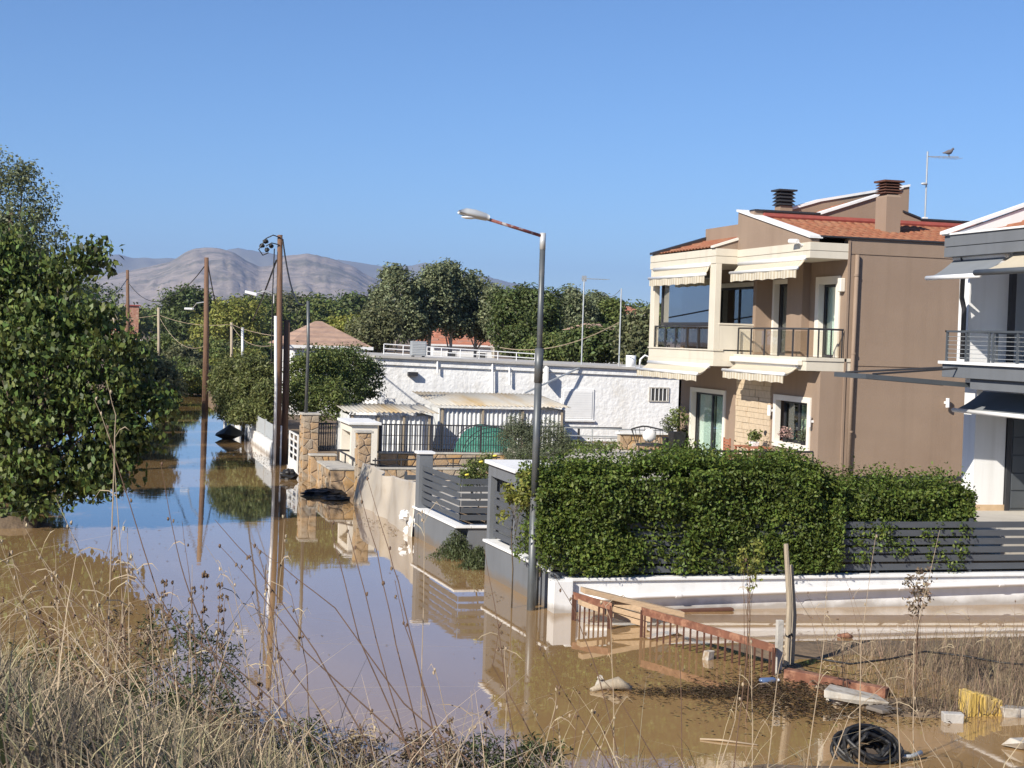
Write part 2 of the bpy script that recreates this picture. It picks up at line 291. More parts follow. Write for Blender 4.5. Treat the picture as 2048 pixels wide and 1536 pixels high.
# muddy flood water
m = bpy.data.materials.new('flood_water'); m.use_nodes = True; N = m.node_tree.nodes; L = m.node_tree.links; b = N['Principled BSDF']; MATS['flood_water'] = m
b.inputs['Roughness'].default_value = .025; b.inputs['IOR'].default_value = 1.37; b.inputs['Coat Weight'].default_value = .6; b.inputs['Coat IOR'].default_value = 1.5; b.inputs['Coat Roughness'].default_value = .02
tc = N.new('ShaderNodeTexCoord'); n1 = N.new('ShaderNodeTexNoise'); n1.inputs['Scale'].default_value = .12; n1.inputs['Detail'].default_value = 5; L.new(tc.outputs['Object'], n1.inputs['Vector'])
cr = N.new('ShaderNodeValToRGB'); cr.color_ramp.elements[0].position = .35; cr.color_ramp.elements[0].color = (.295, .180, .078, 1); cr.color_ramp.elements[1].position = .68; cr.color_ramp.elements[1].color = (.37, .235, .108, 1)
mpS = N.new('ShaderNodeMapping'); mpS.inputs['Rotation'].default_value = (0, 0, .25); mpS.inputs['Scale'].default_value = (.9, .16, 1); L.new(tc.outputs['Object'], mpS.inputs[0]); nS = N.new('ShaderNodeTexNoise'); nS.inputs['Scale'].default_value = .8; nS.inputs['Detail'].default_value = 7; nS.inputs['Distortion'].default_value = 1.2; L.new(mpS.outputs[0], nS.inputs['Vector']); mxS = N.new('ShaderNodeMath'); mxS.operation = 'MULTIPLY_ADD'; mxS.inputs[1].default_value = .55; hlf = N.new('ShaderNodeMath'); hlf.operation = 'MULTIPLY'; hlf.inputs[1].default_value = .5; L.new(n1.outputs[0], hlf.inputs[0]); L.new(nS.outputs[0], mxS.inputs[0]); L.new(hlf.outputs[0], mxS.inputs[2]); L.new(mxS.outputs[0], cr.inputs[0]); L.new(cr.outputs[0], b.inputs['Base Color'])
mp = N.new('ShaderNodeMapping'); mp.inputs['Rotation'].default_value = (0, 0, math.radians(-15)); mp.inputs['Scale'].default_value = (1.0, 2.2, 1); L.new(tc.outputs['Object'], mp.inputs[0])
n2 = N.new('ShaderNodeTexNoise'); n2.inputs['Scale'].default_value = 1.6; n2.inputs['Detail'].default_value = 3; L.new(mp.outputs[0], n2.inputs['Vector'])
n3 = N.new('ShaderNodeTexNoise'); n3.inputs['Scale'].default_value = .22; n3.inputs['Detail'].default_value = 2; L.new(tc.outputs['Object'], n3.inputs['Vector'])
mm = N.new('ShaderNodeMapRange'); mm.inputs['From Min'].default_value = .42; mm.inputs['From Max'].default_value = .68; mm.inputs['To Min'].default_value = .25; mm.inputs['To Max'].default_value = 1.0; L.new(n3.outputs[0], mm.inputs[0])
mu = N.new('ShaderNodeMath'); mu.operation = 'MULTIPLY'; L.new(n2.outputs[0], mu.inputs[0]); L.new(mm.outputs[0], mu.inputs[1])
bp = N.new('ShaderNodeBump'); bp.inputs['Strength'].default_value = 1.0; bp.inputs['Distance'].default_value = .0016; L.new(mu.outputs[0], bp.inputs['Height']); L.new(bp.outputs[0], b.inputs['Normal']); L.new(bp.outputs[0], b.inputs['Coat Normal'])
wtr = MB().grid(lambda u, v: (-260+520*u, 5+160*v, 0), 8, 8).build('flood_water', m); wtr['kind'] = 'structure'
# raised plots behind the walls
def structure(o): o['kind'] = 'structure'; return o
structure(MB().box(8.3, 40, 26.1, 34.9, -.8, .78).build('garden_ground', 'soil'))
structure(MB().box(12.6, 40, 34.9, 46.7, -.8, 1.28).build('terrace', 'paving'))
structure(MB().box(8.0, 12.6, 35.5, 46.2, -.8, .55).build('driveway', 'paving'))
structure(MB().box(17.3, 26, 26.6, 34.9, .7, 1.27).build('porch_paving', 'paving'))
structure(MB().box(7.3, 60, 47.2, 110, -.8, .45).build('yard_ground', 'soil'))
# mountains
def mountain(name, prof, dist, label_noise, seed, m, depth=.35, nv=26, nu=220, rough=1.0):
    px = np.array([p[0] for p in prof], float); py = np.array([p[1] for p in prof], float); xs = np.linspace(px[0], px[-1], nu); ys = np.interp(xs, px, py)
    ys = ys+fbm(xs*.045, xs*0, 4, seed)*5*rough
    top = np.array([Dp(a, c, dist) for a, c in zip(xs, ys)]); V = []
    for j in range(nv+6):
        if j < nv:
            v = j/(nv-1); k = (1-v)
            P = CAM[None]+(top-CAM[None])*(1-depth*v*np.array([1, 1, 0])); hz = top[:, 2]
            rel = 1-v**1.15; wv = fbm(xs*.03, v*4+xs*.004, 3, seed+5)*6; n = fbm(xs*.05+v*2+wv, v*6+xs*.015+wv, 5, seed+3)*.8+.6*fbm(xs*.022+v*1.2, v*2.5, 3, seed+9)
            z = hz*rel+n*hz*1.1*np.sin(math.pi*min(1, v*1.0+.0))*label_noise; P[:, 2] = np.maximum(z, -1.2) if v < 1 else -1.2
        else:
            v = (j-nv+1)/6; P = CAM[None]+(top-CAM[None])*(1+depth*.5*v*np.array([1, 1, 0])); P[:, 2] = top[:, 2]*(1-v)-1.2*v
        V.append(P)
    V = V[nv:][::-1]+V[:nv]; V = np.array(V); r, c, _ = V.shape; I = np.arange(r*c).reshape(r, c)
    o = npmesh(name, V.reshape(-1, 3), np.stack([I[:-1, :-1], I[1:, :-1], I[1:, 1:], I[:-1, 1:]], -1).reshape(-1, 4), m, smooth=True); o['kind'] = 'structure'; return o
mat('hill_soil', (.30, .25, .205), .95, .14, .02, .7, .012, bdist=28, col2=(.155, .14, .105), c2scale=.006, c2lo=.44, c2hi=.60)
mat('far_hill', (.20, .19, .14), .95, .15, .002)
mountain('hills', [(-150, 600), (60, 585), (190, 556), (240, 545), (300, 533), (340, 524), (365, 508), (385, 499), (410, 495), (445, 497), (468, 506), (495, 521), (520, 533), (545, 530), (572, 512), (612, 507), (650, 513), (700, 531), (740, 552), (780, 573), (860, 598), (980, 622)], 6000, .10, 4, 'hill_soil')
mountain('far_hills', [(-300, 560), (0, 540), (150, 519), (200, 512), (240, 509), (270, 516), (330, 516), (390, 516), (440, 502), (478, 496), (530, 506), (600, 515), (680, 520), (760, 533), (820, 531), (850, 526), (905, 540), (950, 548), (1000, 560), (1040, 570), (1090, 582), (1150, 593), (1210, 601), (1270, 612), (1400, 630), (1700, 660)], 11000, .12, 40, 'far_hill', .3)
# haze
hz = MB().box(-16000, 16000, -16000, 16000, -3, 760).build('haze', mat('haze_mat', (1, 1, 1))); hz['kind'] = 'stuff'
hm = MATS['haze_mat'].node_tree; hm.nodes.clear(); ho = hm.nodes.new('ShaderNodeOutputMaterial'); pv = hm.nodes.new('ShaderNodeVolumePrincipled')
pv.inputs['Color'].default_value = (.40, .58, 1.0, 1); pv.inputs['Density'].default_value = 7.0e-5; pv.inputs['Anisotropy'].default_value = 0.1
hm.links.new(pv.outputs[0], ho.inputs['Volume'])
# ================================================================== BUILDINGS
def wall_holes(mb, plane, a0, a1, u0, u1, z0, z1, holes):
    """plane 'X': slab a0..a1 in X, u along Y; plane 'Y': slab a0..a1 in Y, u along X"""
    us = sorted({u0, u1}|{h[i] for h in holes for i in (0, 1)}); 
    for ua, ub in zip(us[:-1], us[1:]):
        hs = sorted([(h[2], h[3]) for h in holes if h[0] <= ua+1e-6 and h[1] >= ub-1e-6]); z = z0
        for ha, hb in hs+[(z1, z1)]:
            if ha > z+1e-4:
                if plane == 'X': mb.box(a0, a1, ua, ub, z, ha)
                else: mb.box(ua, ub, a0, a1, z, ha)
            z = max(z, hb)
def frame_X(mb, x0, x1, y0, y1, z0, z1, w, sill=True):
    mb.box(x0, x1, y0, y0+w, z0, z1); mb.box(x0, x1, y1-w, y1, z0, z1); mb.box(x0+.002, x1-.002, y0+w, y1-w, z1-w, z1)
    if sill: mb.box(x0-.004, x1-.002, y0+w, y1-w, z0, z0+w)
def curtain_X(x, y0, y1, z0, z1, amp=.03, wl=.14):
    return MB().grid(lambda u, v: (x+amp*math.sin(2*math.pi*u*(y1-y0)/wl)+.01*math.sin(u*31), y0+(y1-y0)*u, z0+(z1-z0)*v), int((y1-y0)/wl*8), 2)
def window_X(root, x, y0, y1, z0, z1, trim='cream_light', tw=.14, sash='dark_metal', panes=2, cur=None, pane='pane', depth=.16, door=False, name='window'):
    """window in a wall facing -X at plane x; returns the trim part with sash, panes, curtain below it"""
    t = MB(); frame_X(t, x-.05, x+.12, y0, y1, z0, z1, tw, not door); p = t.build(name, trim, root, bev=.006)
    s = MB(); a0, a1, c0, c1 = y0+tw, y1-tw, z0+(0 if door else tw), z1-tw; wd = (a1-a0)/panes
    for i in range(panes): frame_X(s, x+depth-.03+.02*(i % 2), x+depth+.03+.02*(i % 2), a0+wd*i-.02*(i > 0), a0+wd*(i+1)+.02*(i < panes-1), c0, c1, .07)
    s.build('sash', sash, p)
    for i in range(panes):
        xx = x+depth+.02*(i % 2); MB().box(xx-.004, xx+.004, a0+wd*i+.05, a0+wd*(i+1)-.05, c0+.06, c1-.06).build('pane', pane, p)
    if cur:
        for i, (f0, f1) in enumerate(cur): curtain_X(x+depth+.10, a0+(a1-a0)*f0, a0+(a1-a0)*f1, c0+.05, c1-.05).build('curtain', 'curtain', p, smooth=True)
    return p
def tiles(p00, p10, p01, cw=.24, rh=.36, amp=.045):
    """wavy tiled slope: eave p00->p10, up to p01"""
    p00, p10, p01 = (np.array(p, float) for p in (p00, p10, p01)); e = p10-p00; s = p01-p00; nu = max(1, int(np.linalg.norm(e)/cw)); nv = max(1, int(np.linalg.norm(s)/rh))
    n = np.cross(e, s); n /= np.linalg.norm(n); n *= np.sign(n[2]); U = np.linspace(0, 1, nu*6+1); vv = np.sort(np.concatenate([np.linspace(0, 1, nv+1), np.linspace(0, 1, nv+1)[1:]-1e-4]))
    Vn = []
    for v in vv:
        f = (v*nv) % 1.0; step = .03*(1-f)
        Vn.append(p00+e*U[:, None]+s*v+n*(amp*np.abs(np.sin(math.pi*U*nu))[:, None]+step))
    V = np.array(Vn); r, c, _ = V.shape; I = np.arange(r*c).reshape(r, c)
    return V.reshape(-1, 3), np.stack([I[:-1, :-1], I[:-1, 1:], I[1:, 1:], I[1:, :-1]], -1).reshape(-1, 4)
def tile_part(root, a, b, c, m='roof_tile', name='roof_tiles'):
    V, Q = tiles(a, b, c); return npmesh(name, V, Q, m, root, kind='stuff')
def awning(root, xw, xb, y0, y1, zt, zb, zv, cloth='awning_cloth', bar='white_plastic', name='awning', r=.045):
    mb = MB(); n = int((y1-y0)/.12)
    mb.grid(lambda u, v: (xw+(xb-xw)*v, y0+(y1-y0)*u, zt+(zb-zt)*v-.04*math.sin(math.pi*v)), n, 6)
    if zv < zb-.03: mb.grid(lambda u, v: (xb-.01+.012*math.sin(u*n*.9), y0+(y1-y0)*u, zb+(zv+.025*abs(math.sin(u*n*.55))-zb)*v), n*4, 1)
    a = mb.build(name, cloth, root); a.modifiers.new('thick', 'SOLIDIFY').thickness = .006
    MB().tube([(xb, y0-.05, zb), (xb, y1+.05, zb)], r, 10).build('front_bar', bar, a, smooth=True)
    MB().tube([(xw, y0, zt+.02), (xw, y1, zt+.02)], .06, 10).build('roller', bar, a, smooth=True)
    for yy in (y0+.25, y1-.25):
        MB().tube([(xw, yy, zt-.1), ((xw+xb)/2+.1, yy+.2, (zt+zb)/2-.12), (xb, yy, zb-.03)], .022, 6).build('arm', bar, a)
    return a
def chimney_cap(x0, x1, y0, y1, z, n=4, h=.11):
    mb = MB()
    for i in range(n):
        zz = z+i*h; mb.hexa([(x0-.10, y0-.10, zz), (x1+.10, y0-.10, zz), (x1+.10, y1+.10, zz), (x0-.10, y1+.10, zz), (x0-.02, y0-.02, zz+h*.8), (x1+.02, y0-.02, zz+h*.8), (x1+.02, y1+.02, zz+h*.8), (x0-.02, y1+.02, zz+h*.8)])
    mb.box(x0, x1, y0, y1, z-.05, z+n*h); mb.box(x0-.13, x1+.13, y0-.13, y1+.13, z+n*h, z+n*h+.05); return mb
# ---------------- brown house
HB = thing('house', 'two storey brown stucco house with cream balconies, striped awnings and tiled roofs', 'house', (17.86, 35.8, 1.28))
XG, YB, XU, XB, XY, YS, YF = 17.86, 35.8, 18.54, 17.45, 16.80, 40.37, 45.60
mb = MB(); ho = [(36.25, 38.47, 2.05, 3.45), (41.8, 44.53, 1.29, 3.40)]
wall_holes(mb, 'X', XG, XG+.3, YB+.3, YF, 1.28, 4.13, ho)
mb.box(XG, 27, YB, YB+.3, .70, 4.285); mb.box(XU, 27, YB, YB+.3, 4.315, 7.14); mb.box(XU, 27, YB-.0, YB+.3, 7.17, 7.56); mb.box(XU+.02, 27, YB+.02, YB+.3, 4.2, 7.3)
wall_holes(mb, 'X', XU, XU+.25, YB+.3, 45.4, 4.50, 7.2, [(36.2, 37.55, 4.5, 6.62), (38.95, 40.25, 4.5, 6.62), (41.4, 44.6, 4.55, 6.6)])
mb.box(XG, 27, YF-.2, YF, 1.28, 7.4); mb.box(18.0, 18.55, 40.25, 40.45, 4.5, 7.2)
mb.box(XG+.45, XG+.7, 37.95, 38.9, 4.5, 7.05)
wall = mb.build('wall', 'stucco_brown', HB)
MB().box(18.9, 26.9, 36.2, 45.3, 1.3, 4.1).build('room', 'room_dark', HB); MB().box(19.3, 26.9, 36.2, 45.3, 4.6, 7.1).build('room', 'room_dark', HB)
# ground floor openings
dr = window_X(HB, XG, 41.8, 44.53, 1.29, 3.40, tw=.13, panes=2, cur=[(.02, .45), (.52, .98)], door=True, name='sliding_door')
wn = window_X(HB, XG, 36.25, 38.47, 2.05, 3.45, tw=.15, panes=2, name='window', depth=.22)
mb = MB()
for k in range(4): mb.grid(lambda u, v: (XG+.42-.05*math.sin(math.pi*v), 36.5+1.2*u, 3.3-.22*k-.24*v), 2, 6)
mb.build('blind', 'blind', wn, smooth=True)
# stone veneer panel: coursed stones joined into one part
mb = MB(); z = 1.29
while z < 4.05:
    hgt = random.choice((.10, .13, .16, .2)); y = 38.68; z2 = min(z+hgt, 4.1)
    while y < 41.0:
        y2 = min(y+random.uniform(.18, .5), 41.02); d = random.uniform(.02, .05); mb.box(XG-d, XG+.005, y+.004, y2-.004, z+.004, z2-.004); y = y2
    z = z2
mb.build('stone_cladding', 'stone_veneer', HB, kind='stuff')
# balcony slab, bay, fascia
mb = MB(); mb.box(XB, XU+.2, YB-.002, YS, 4.15, 4.40); mb.box(XB-.03, XU+.2, YB-.03, YS, 4.40, 4.49); mb.build('balcony', 'cream', HB, bev=.008)
mb = MB(); mb.box(XY, XU+.1, YS, YF+.05, 4.13, 4.30); mb.box(XY+.015, XU+.1, YS+.015, YF+.03, 4.30, 4.56); mb.box(XY-.02, XY+.3, YS-.02, YF+.06, 4.56, 4.60)
mb.box(XY, XY+.18, YS+.001, YS+.42, 4.6, 7.02); mb.box(XY, XY+.18, YF-.35, YF, 4.6, 7.02); mb.box(XY+.18, XU, YS+.003, YS+.16, 4.6, 5.30); mb.box(XY+.14, XU, YS-.02, YS+.2, 5.30, 5.35)
bay = mb.build('bay', 'cream', HB, bev=.008)
mb = MB(); mb.box(XY-.02, XU+.2, YS, YF+.06, 7.02, 7.22); mb.box(XY, XU+.2, YS+.02, YF+.04, 7.22, 7.235); mb.box(XY-.02, XU+.2, YS, YF+.06, 7.235, 7.44)
mb.box(XB-.02, XU-.0, YB-.02, YS-.003, 7.02, 7.20); mb.box(XB, XU-.02, YB, YS-.003, 7.20, 7.215); mb.box(XB-.02, XU-.0, YB-.02, YS-.003, 7.215, 7.42); mb.build('roof_fascia', 'cream', HB, bev=.006)
# bay glazing, screens and railings
p = MB(); frame_X(p, 17.02, 17.10, 41.05, 45.2, 5.28, 6.75, .09); g1 = p.build('bay_window', 'dark_metal', HB); MB().box(17.05, 17.06, 41.12, 45.12, 5.35, 6.68).build('pane', 'pane_mirror', g1)
def rail_X(x, y0, y1, z0, z1, n, side=None):
    r = MB().tube([(x, y0, z1), (x, y1, z1)], .025, 8).build('railing', 'galv' if False else 'dark_metal', HB, smooth=True)
    for i in range(n+1):
        yy = y0+(y1-y0)*i/n; MB().box(x-.02, x+.02, yy-.015, yy+.015, z0, z1).build('post', 'dark_metal', r)
    for i in range(n):
        a = y0+(y1-y0)*i/n; MB().box(x+.022, x+.030, a+.03, a+(y1-y0)/n-.03, z0+.06, z1-.06).build('glass_panel', 'rail_glass', r)
    return r
rail_X(XB+.06, YB+.06, YS-.1, 4.49, 5.22, 5); rail_X(XY+.06, YS+.44, YF-.36, 4.6, 5.24, 5)
r = MB().tube([(XB+.06, YB+.06, 5.22), (XU-.05, YB+.06, 5.22)], .025, 8).build('railing', 'dark_metal', HB)
for xx in (XB+.35, XB+.7, XU-.08): MB().box(xx-.015, xx+.015, YB+.045, YB+.075, 4.49, 5.22).build('post', 'dark_metal', r)
for xa, xb2 in ((XB+.1, XB+.33), (XB+.38, XB+.68), (XB+.73, XU-.1)): MB().box(xa, xb2, YB+.066, YB+.074, 4.55, 5.17).build('glass_panel', 'rail_glass', r)
# upper doors
window_X(HB, XU, 38.95, 40.25, 4.5, 6.62, tw=.12, panes=2, door=True, name='balcony_door'); window_X(HB, XU, 36.2, 37.55, 4.5, 6.62, tw=.2, panes=1, cur=[(0, 1)], door=True, name='balcony_door')
window_X(HB, XU, 41.4, 44.6, 4.55, 6.6, tw=.12, panes=2, door=True, name='balcony_door')
# awnings
awning(HB, XY-.03, 16.62, 40.75, 45.25, 6.98, 6.72, 6.46); awning(HB, XB-.03, 17.18, 36.0, 40.2, 7.0, 6.76, 6.50)
awning(HB, XY-.02, 16.42, 40.6, 45.5, 4.10, 3.90, 3.68); awning(HB, XB-.03, 17.02, 36.2, 40.1, 4.24, 4.04, 3.80)
MB().box(XB-.16, XB-.002, 36.0, 40.35, 4.28, 4.42).build('awning_cassette', 'cream_light', HB, bev=.02)
# downpipe, lamps, alarm box, camera
mb = MB(); mb.tube([(18.74, YB-.06, 7.15), (18.70, YB-.06, 1.2)], .055, 10); dp = mb.build('downpipe', 'stucco_brown', HB, smooth=True)
for zz in (6.6, 4.6, 2.6): MB().tube([(18.73, YB-.06, zz), (18.73, YB-.06, zz+.05)], .066, 10).build('bracket', 'stucco_brown', dp)
MB().box(18.50, 18.56, YB-.03, YB, 1.2, 7.5).build('corner_strip', 'stucco_brown', HB)
for (xx, yy, zz, ax) in ((21.45, YB, 3.42, 'Y'), (XG, 38.56, 3.0, 'X'), (XG, 36.12, 2.85, 'X')):
    mb = MB()
    if ax == 'Y': mb.tube([(xx, yy-.13, zz-.12), (xx, yy-.13, zz+.12)], .05, 10); mb.box(xx-.03, xx+.03, yy-.1, yy, zz-.03, zz+.03)
    else: mb.tube([(xx-.11, yy, zz-.14), (xx-.11, yy, zz+.14)], .05, 10); mb.box(xx-.1, xx, yy-.03, yy+.03, zz-.03, zz+.03)
    mb.build('wall_lamp', 'white_plastic', HB, smooth=False)
MB().box(XU-.14, XU-.0, 35.95, 36.13, 6.2, 6.55).build('alarm_box', 'cream_light', HB, bev=.02)
mb = MB(); mb.tube([(XB-.02, 36.2, 7.35), (XB-.15, 36.2, 7.42)], .02, 6); mb.tube([(XB-.15, 36.25, 7.45), (XB-.2, 36.6, 7.47)], .06, 8); mb.build('security_camera', 'white_plastic', HB)
MB().tube([(XG-.06, 38.9, 2.36), (XG-.02, 38.9, 2.36)], .07, 10).build('vent_cap', 'dark_metal', HB)
# roofs
s = .2139; zr = lambda y: 7.48+(y-35.8)*s
mb = MB(); mb.prism([(XB, 35.82, 7.42), (XB, 40.44, 7.42), (XB, 40.44, 8.50), (XB, 35.82, 7.52)], (.25, 0, 0)); mb.build('gable_parapet', 'stucco_brown', HB)
MB().prism([(XB-.05, 35.75, 7.52), (XB-.05, 40.47, 8.51), (XB-.05, 40.47, 8.57), (XB-.05, 35.75, 7.58)], (.36, 0, 0)).build('coping', 'white_paint', HB)
tile_part(HB, (XB+.25, 35.95, zr(35.95)), (27, 35.95, zr(35.95)), (XB+.25, 39.45, zr(39.45)))
MB().box(XB+.25, 27, YB-.06, YB+.3, 7.56, 7.60).build('eave_trim', 'dark_metal', HB)
MB().tube([(XB+.3, 39.38, zr(39.45)+.07), (27, 39.38, zr(39.45)+.07)], .09, 8).build('ridge_tiles', 'ridge_red', HB)
w2 = [(17.5, 7.4), (17.5, 8.46), (19.48, 8.46), (21.46, 9.15), (22.04, 9.33), (22.04, 8.66), (22.6, 8.48), (27, 8.46), (27, 7.4)]
MB().prism([(x, 39.45, z) for x, z in w2], (0, .3, 0)).build('upper_wall', 'stucco_brown', HB)
for (a, c) in (((17.5, 8.46), (19.48, 8.46)), ((22.04, 8.66), (22.6, 8.49)), ((22.6, 8.46), (27, 8.46))): MB().prism([(a[0], 39.4, a[1]), (c[0], 39.4, c[1]), (c[0], 39.4, c[1]+.05), (a[0], 39.4, a[1]+.05)], (0, .4, 0)).build('coping', 'dark_metal', HB)
MB().prism([(19.48, 39.38, 8.46), (22.0, 39.38, 9.32), (22.0, 39.38, 9.38), (19.48, 39.38, 8.53)], (0, .42, 0)).build('coping', 'white_paint', HB)
cx0, cx1, czt = Yp(1772, 440, 37.6)[0], Yp(1801, 440, 37.6)[0], Yp(1780, 393, 37.6)[2]; mb = MB(); mb.box(cx0, cx1, 37.6, 38.2, 7.6, czt); mb.hexa([(cx0, 37.6, czt), (cx1, 37.6, czt), (cx1, 38.2, czt), (cx0, 38.2, czt), (cx0+.06, 37.68, czt+.08), (cx1-.06, 37.68, czt+.08), (cx1-.06, 38.12, czt+.08), (cx0+.06, 38.12, czt+.08)])
c1 = mb.build('chimney', 'stucco_brown', HB); chimney_cap(cx0+.05, cx1-.05, 37.72, 38.08, czt+.1, 4, .075).build('chimney_cap', 'rust_dark', c1)
mb = MB(); mb.box(19.82, 20.22, 42.8, 43.2, 8.0, 8.98); c2 = mb.build('chimney', 'stucco_brown', HB); chimney_cap(19.85, 20.19, 42.83, 43.17, 9.0, 4, .105).build('chimney_cap', 'dark_metal', c2)
# rear gable and its tiles, the far parapet over the bay
MB().prism([(20.0, 42.95, 7.5), (20.0, 42.95, 8.80), (21.2, 42.95, 9.18), (24.2, 42.95, 9.80), (24.2, 42.95, 7.5)], (0, .25, 0)).build('rear_gable', 'stucco_brown', HB)
MB().prism([(20.0, 42.9, 8.80), (21.2, 42.9, 9.18), (24.2, 42.9, 9.80), (24.2, 42.9, 9.87), (21.2, 42.9, 9.26), (20.0, 42.9, 8.88)], (0, .35, 0)).build('coping', 'white_paint', HB)
tile_part(HB, (19.9, 39.75, 8.42), (19.9, 42.9, 8.42), (21.9, 39.75, 9.1))
MB().box(18.5, 26.9, 39.8, 45.4, 7.2, 8.35).build('roof_base', 'stucco_brown', HB)
MB().prism([(16.82, 45.35, 7.44), (19.9, 45.35, 7.44), (19.9, 45.35, 8.48), (16.82, 45.35, 7.50)], (0, .25, 0)).build('gable_parapet', 'stucco_brown', HB)
MB().prism([(16.74, 45.32, 7.47), (19.9, 45.32, 8.48), (19.9, 45.32, 8.54), (16.74, 45.32, 7.54)], (0, .31, 0)).build('coping', 'dark_metal', HB)
tile_part(HB, (16.95, 40.6, 7.47), (16.95, 45.35, 7.47), (19.8, 40.6, 8.30))
MB().prism([(16.76, 40.4, 7.44), (18.3, 40.4, 7.44), (18.3, 40.4, 7.98), (16.76, 40.4, 7.46)], (0, .2, 0)).build('gable_parapet', 'stucco_brown', HB)
MB().prism([(16.72, 40.36, 7.46), (18.3, 40.36, 7.98), (18.3, 40.36, 8.05), (16.72, 40.36, 7.52)], (0, .26, 0)).build('coping', 'cream_light', HB)
# TV antenna with a pigeon
at = Yp(1850, 435, 41.0); A = thing('antenna', 'tall thin roof antenna mast above the brown house roof', 'antenna', (at[0], at[1], 8.4))
zt = Yp(1853, 303, 41.0)[2]; zc = Yp(1852, 313, 41.0)[2]; MB().tube([(at[0], at[1], 8.3), (at[0], at[1], zt)], .025, 6).build('mast', 'galv', A)
q = Yp(1917, 314, 41.0); b1 = MB().tube([(at[0], at[1], zc), (q[0], q[1], q[2])], .014, 5).build('boom', 'galv', A)
for f in np.linspace(.25, 1, 7): xx = at[0]+(q[0]-at[0])*f; MB().tube([(xx, at[1]-.25, zc), (xx, at[1]+.25, zc)], .006, 4).build('element', 'galv', b1)
d = Yp(1850, 368, 41.0); MB().ball((d[0]-.05, d[1]-.05, d[2]), (.12, .05, .04), 10, 6).build('dipole', 'lamp_grey', A, smooth=True); MB().box(at[0]-.06, at[0]+.06, at[1]-.06, at[1]+.06, 8.4, 8.7).build('base_box', 'white_plastic', A)
bp_ = Yp(1897, 309, 41.0); bird = MB(); bx, by, bz = bp_[0], bp_[1], q[2]+.115
pth = [(bx-.20, by, bz-.03), (bx-.10, by, bz-.01), (bx-.03, by, bz), (bx+.05, by, bz+.02), (bx+.10, by, bz+.06), (bx+.125, by, bz+.10), (bx+.15, by, bz+.115), (bx+.185, by, bz+.105)]
bird.tube(pth, [.012, .035, .065, .070, .045, .033, .036, .006], 10)
for s_ in (-1, 1): bird.tube([(bx+.02, by+.02*s_, bz-.05), (bx+.02, by+.02*s_, bz-.115)], .008, 5)
tag(bird.build('pigeon', mat('pigeon', (.13, .12, .13), .8, .25, 12), smooth=True), 'grey pigeon perched on the antenna boom', 'bird')
# ---------------- grey and white house (right edge)
HG = thing('house', 'white house with charcoal grey roof fascia, grey awnings and wire balcony railing', 'house', (18.77, 30.04, 1.28))
mb = MB(); mb.box(18.77, 19.54, 30.04, 30.52, 1.27, 4.2); mb.box(19.54, 24, 30.3, 30.52, 1.27, 4.2); mb.box(18.52, 24, 30.1, 30.5, 4.55, 6.8); mb.box(20.3, 24, 25.6, 30.1, 1.2, 6.8); mb.build('wall', 'white_paint', HG)
MB().box(18.75, 19.56, 30.02, 30.54, 1.27, 1.40).build('plinth', mat('plinth_ochre', (.50, .36, .22), .8), HG)
mb = MB(); mb.box(17.45, 24, 25.0, 29.30, 4.22, 4.50); mb.box(18.3, 24, 29.30, 30.6, 4.22, 4.50); mb.build('balcony_slab', 'grey_wall', HG, bev=.006); MB().box(17.38, 24, 25.0, 29.36, 4.50, 4.56).build('slab_edge', 'white_paint', HG)
MB().box(17.55, 18.9, 25.0, 28.35, 4.0, 4.22).build('beam', 'grey_wall', HG)
mb = MB(); mb.box(17.40, 24, 24.5, 29.32, 6.98, 7.22); mb.box(17.43, 24, 24.5, 29.30, 6.965, 6.98); mb.box(17.40, 24, 24.5, 29.32, 6.76, 6.965); mb.build('roof_fascia', 'grey_wall', HG, bev=.006)
MB().box(17.36, 18.2, 24.5, 29.36, 7.22, 7.26).build('coping', 'white_paint', HG)
pe = Yp(2100, 398, 29.1); zl = 7.24
MB().prism([(17.45, 29.1, 7.2), (22, 29.1, 7.2), (22, 29.1, zl+(22-17.45)*(pe[2]-zl)/(pe[0]-17.45)), (17.45, 29.1, zl)], (0, .2, 0)).build('gable_parapet', 'white_paint', HG)
k_ = (pe[2]-zl)/(pe[0]-17.45); MB().prism([(17.3, 29.05, zl), (22, 29.05, zl+4.55*k_), (22, 29.05, zl+4.55*k_+.06), (17.3, 29.05, zl+.06)], (0, .3, 0)).build('coping', 'white_paint', HG)
tile_part(HG, (18.0, 24.5, 7.22), (18.0, 29.1, 7.22), (22, 24.5, 7.22+4.0*k_*.8))
# door and side light
mb = MB(); mb.box(19.56, 19.66, 29.98, 30.06, 1.27, 3.45); mb.box(19.66, 21.2, 29.98, 30.06, 3.35, 3.45); mb.build('door_frame', 'dark_metal', HG)
dd = MB().box(19.66, 21.0, 30.0, 30.05, 1.28, 3.35).build('door', 'grey_metal', HG)
for i in range(5): MB().box(19.69, 20.05, 29.975, 30.0, 1.33+i*.4, 1.33+i*.4+.37).build('panel', 'grey_metal', dd, bev=.008)
MB().box(20.12, 20.95, 29.975, 30.0, 1.33, 3.3).build('panel', 'grey_metal', dd, bev=.008)
mb = MB()
for i in range(3): mb.box(20.0-.25*i, 22, 28.6-.0*i, 29.8, 1.27+.0, 1.27+.16*(3-i) if i < 2 else 1.36)
MB().box(19.85, 22, 28.4, 29.5, 1.27, 1.58).build('step', 'concrete_pale', HG, bev=.01)
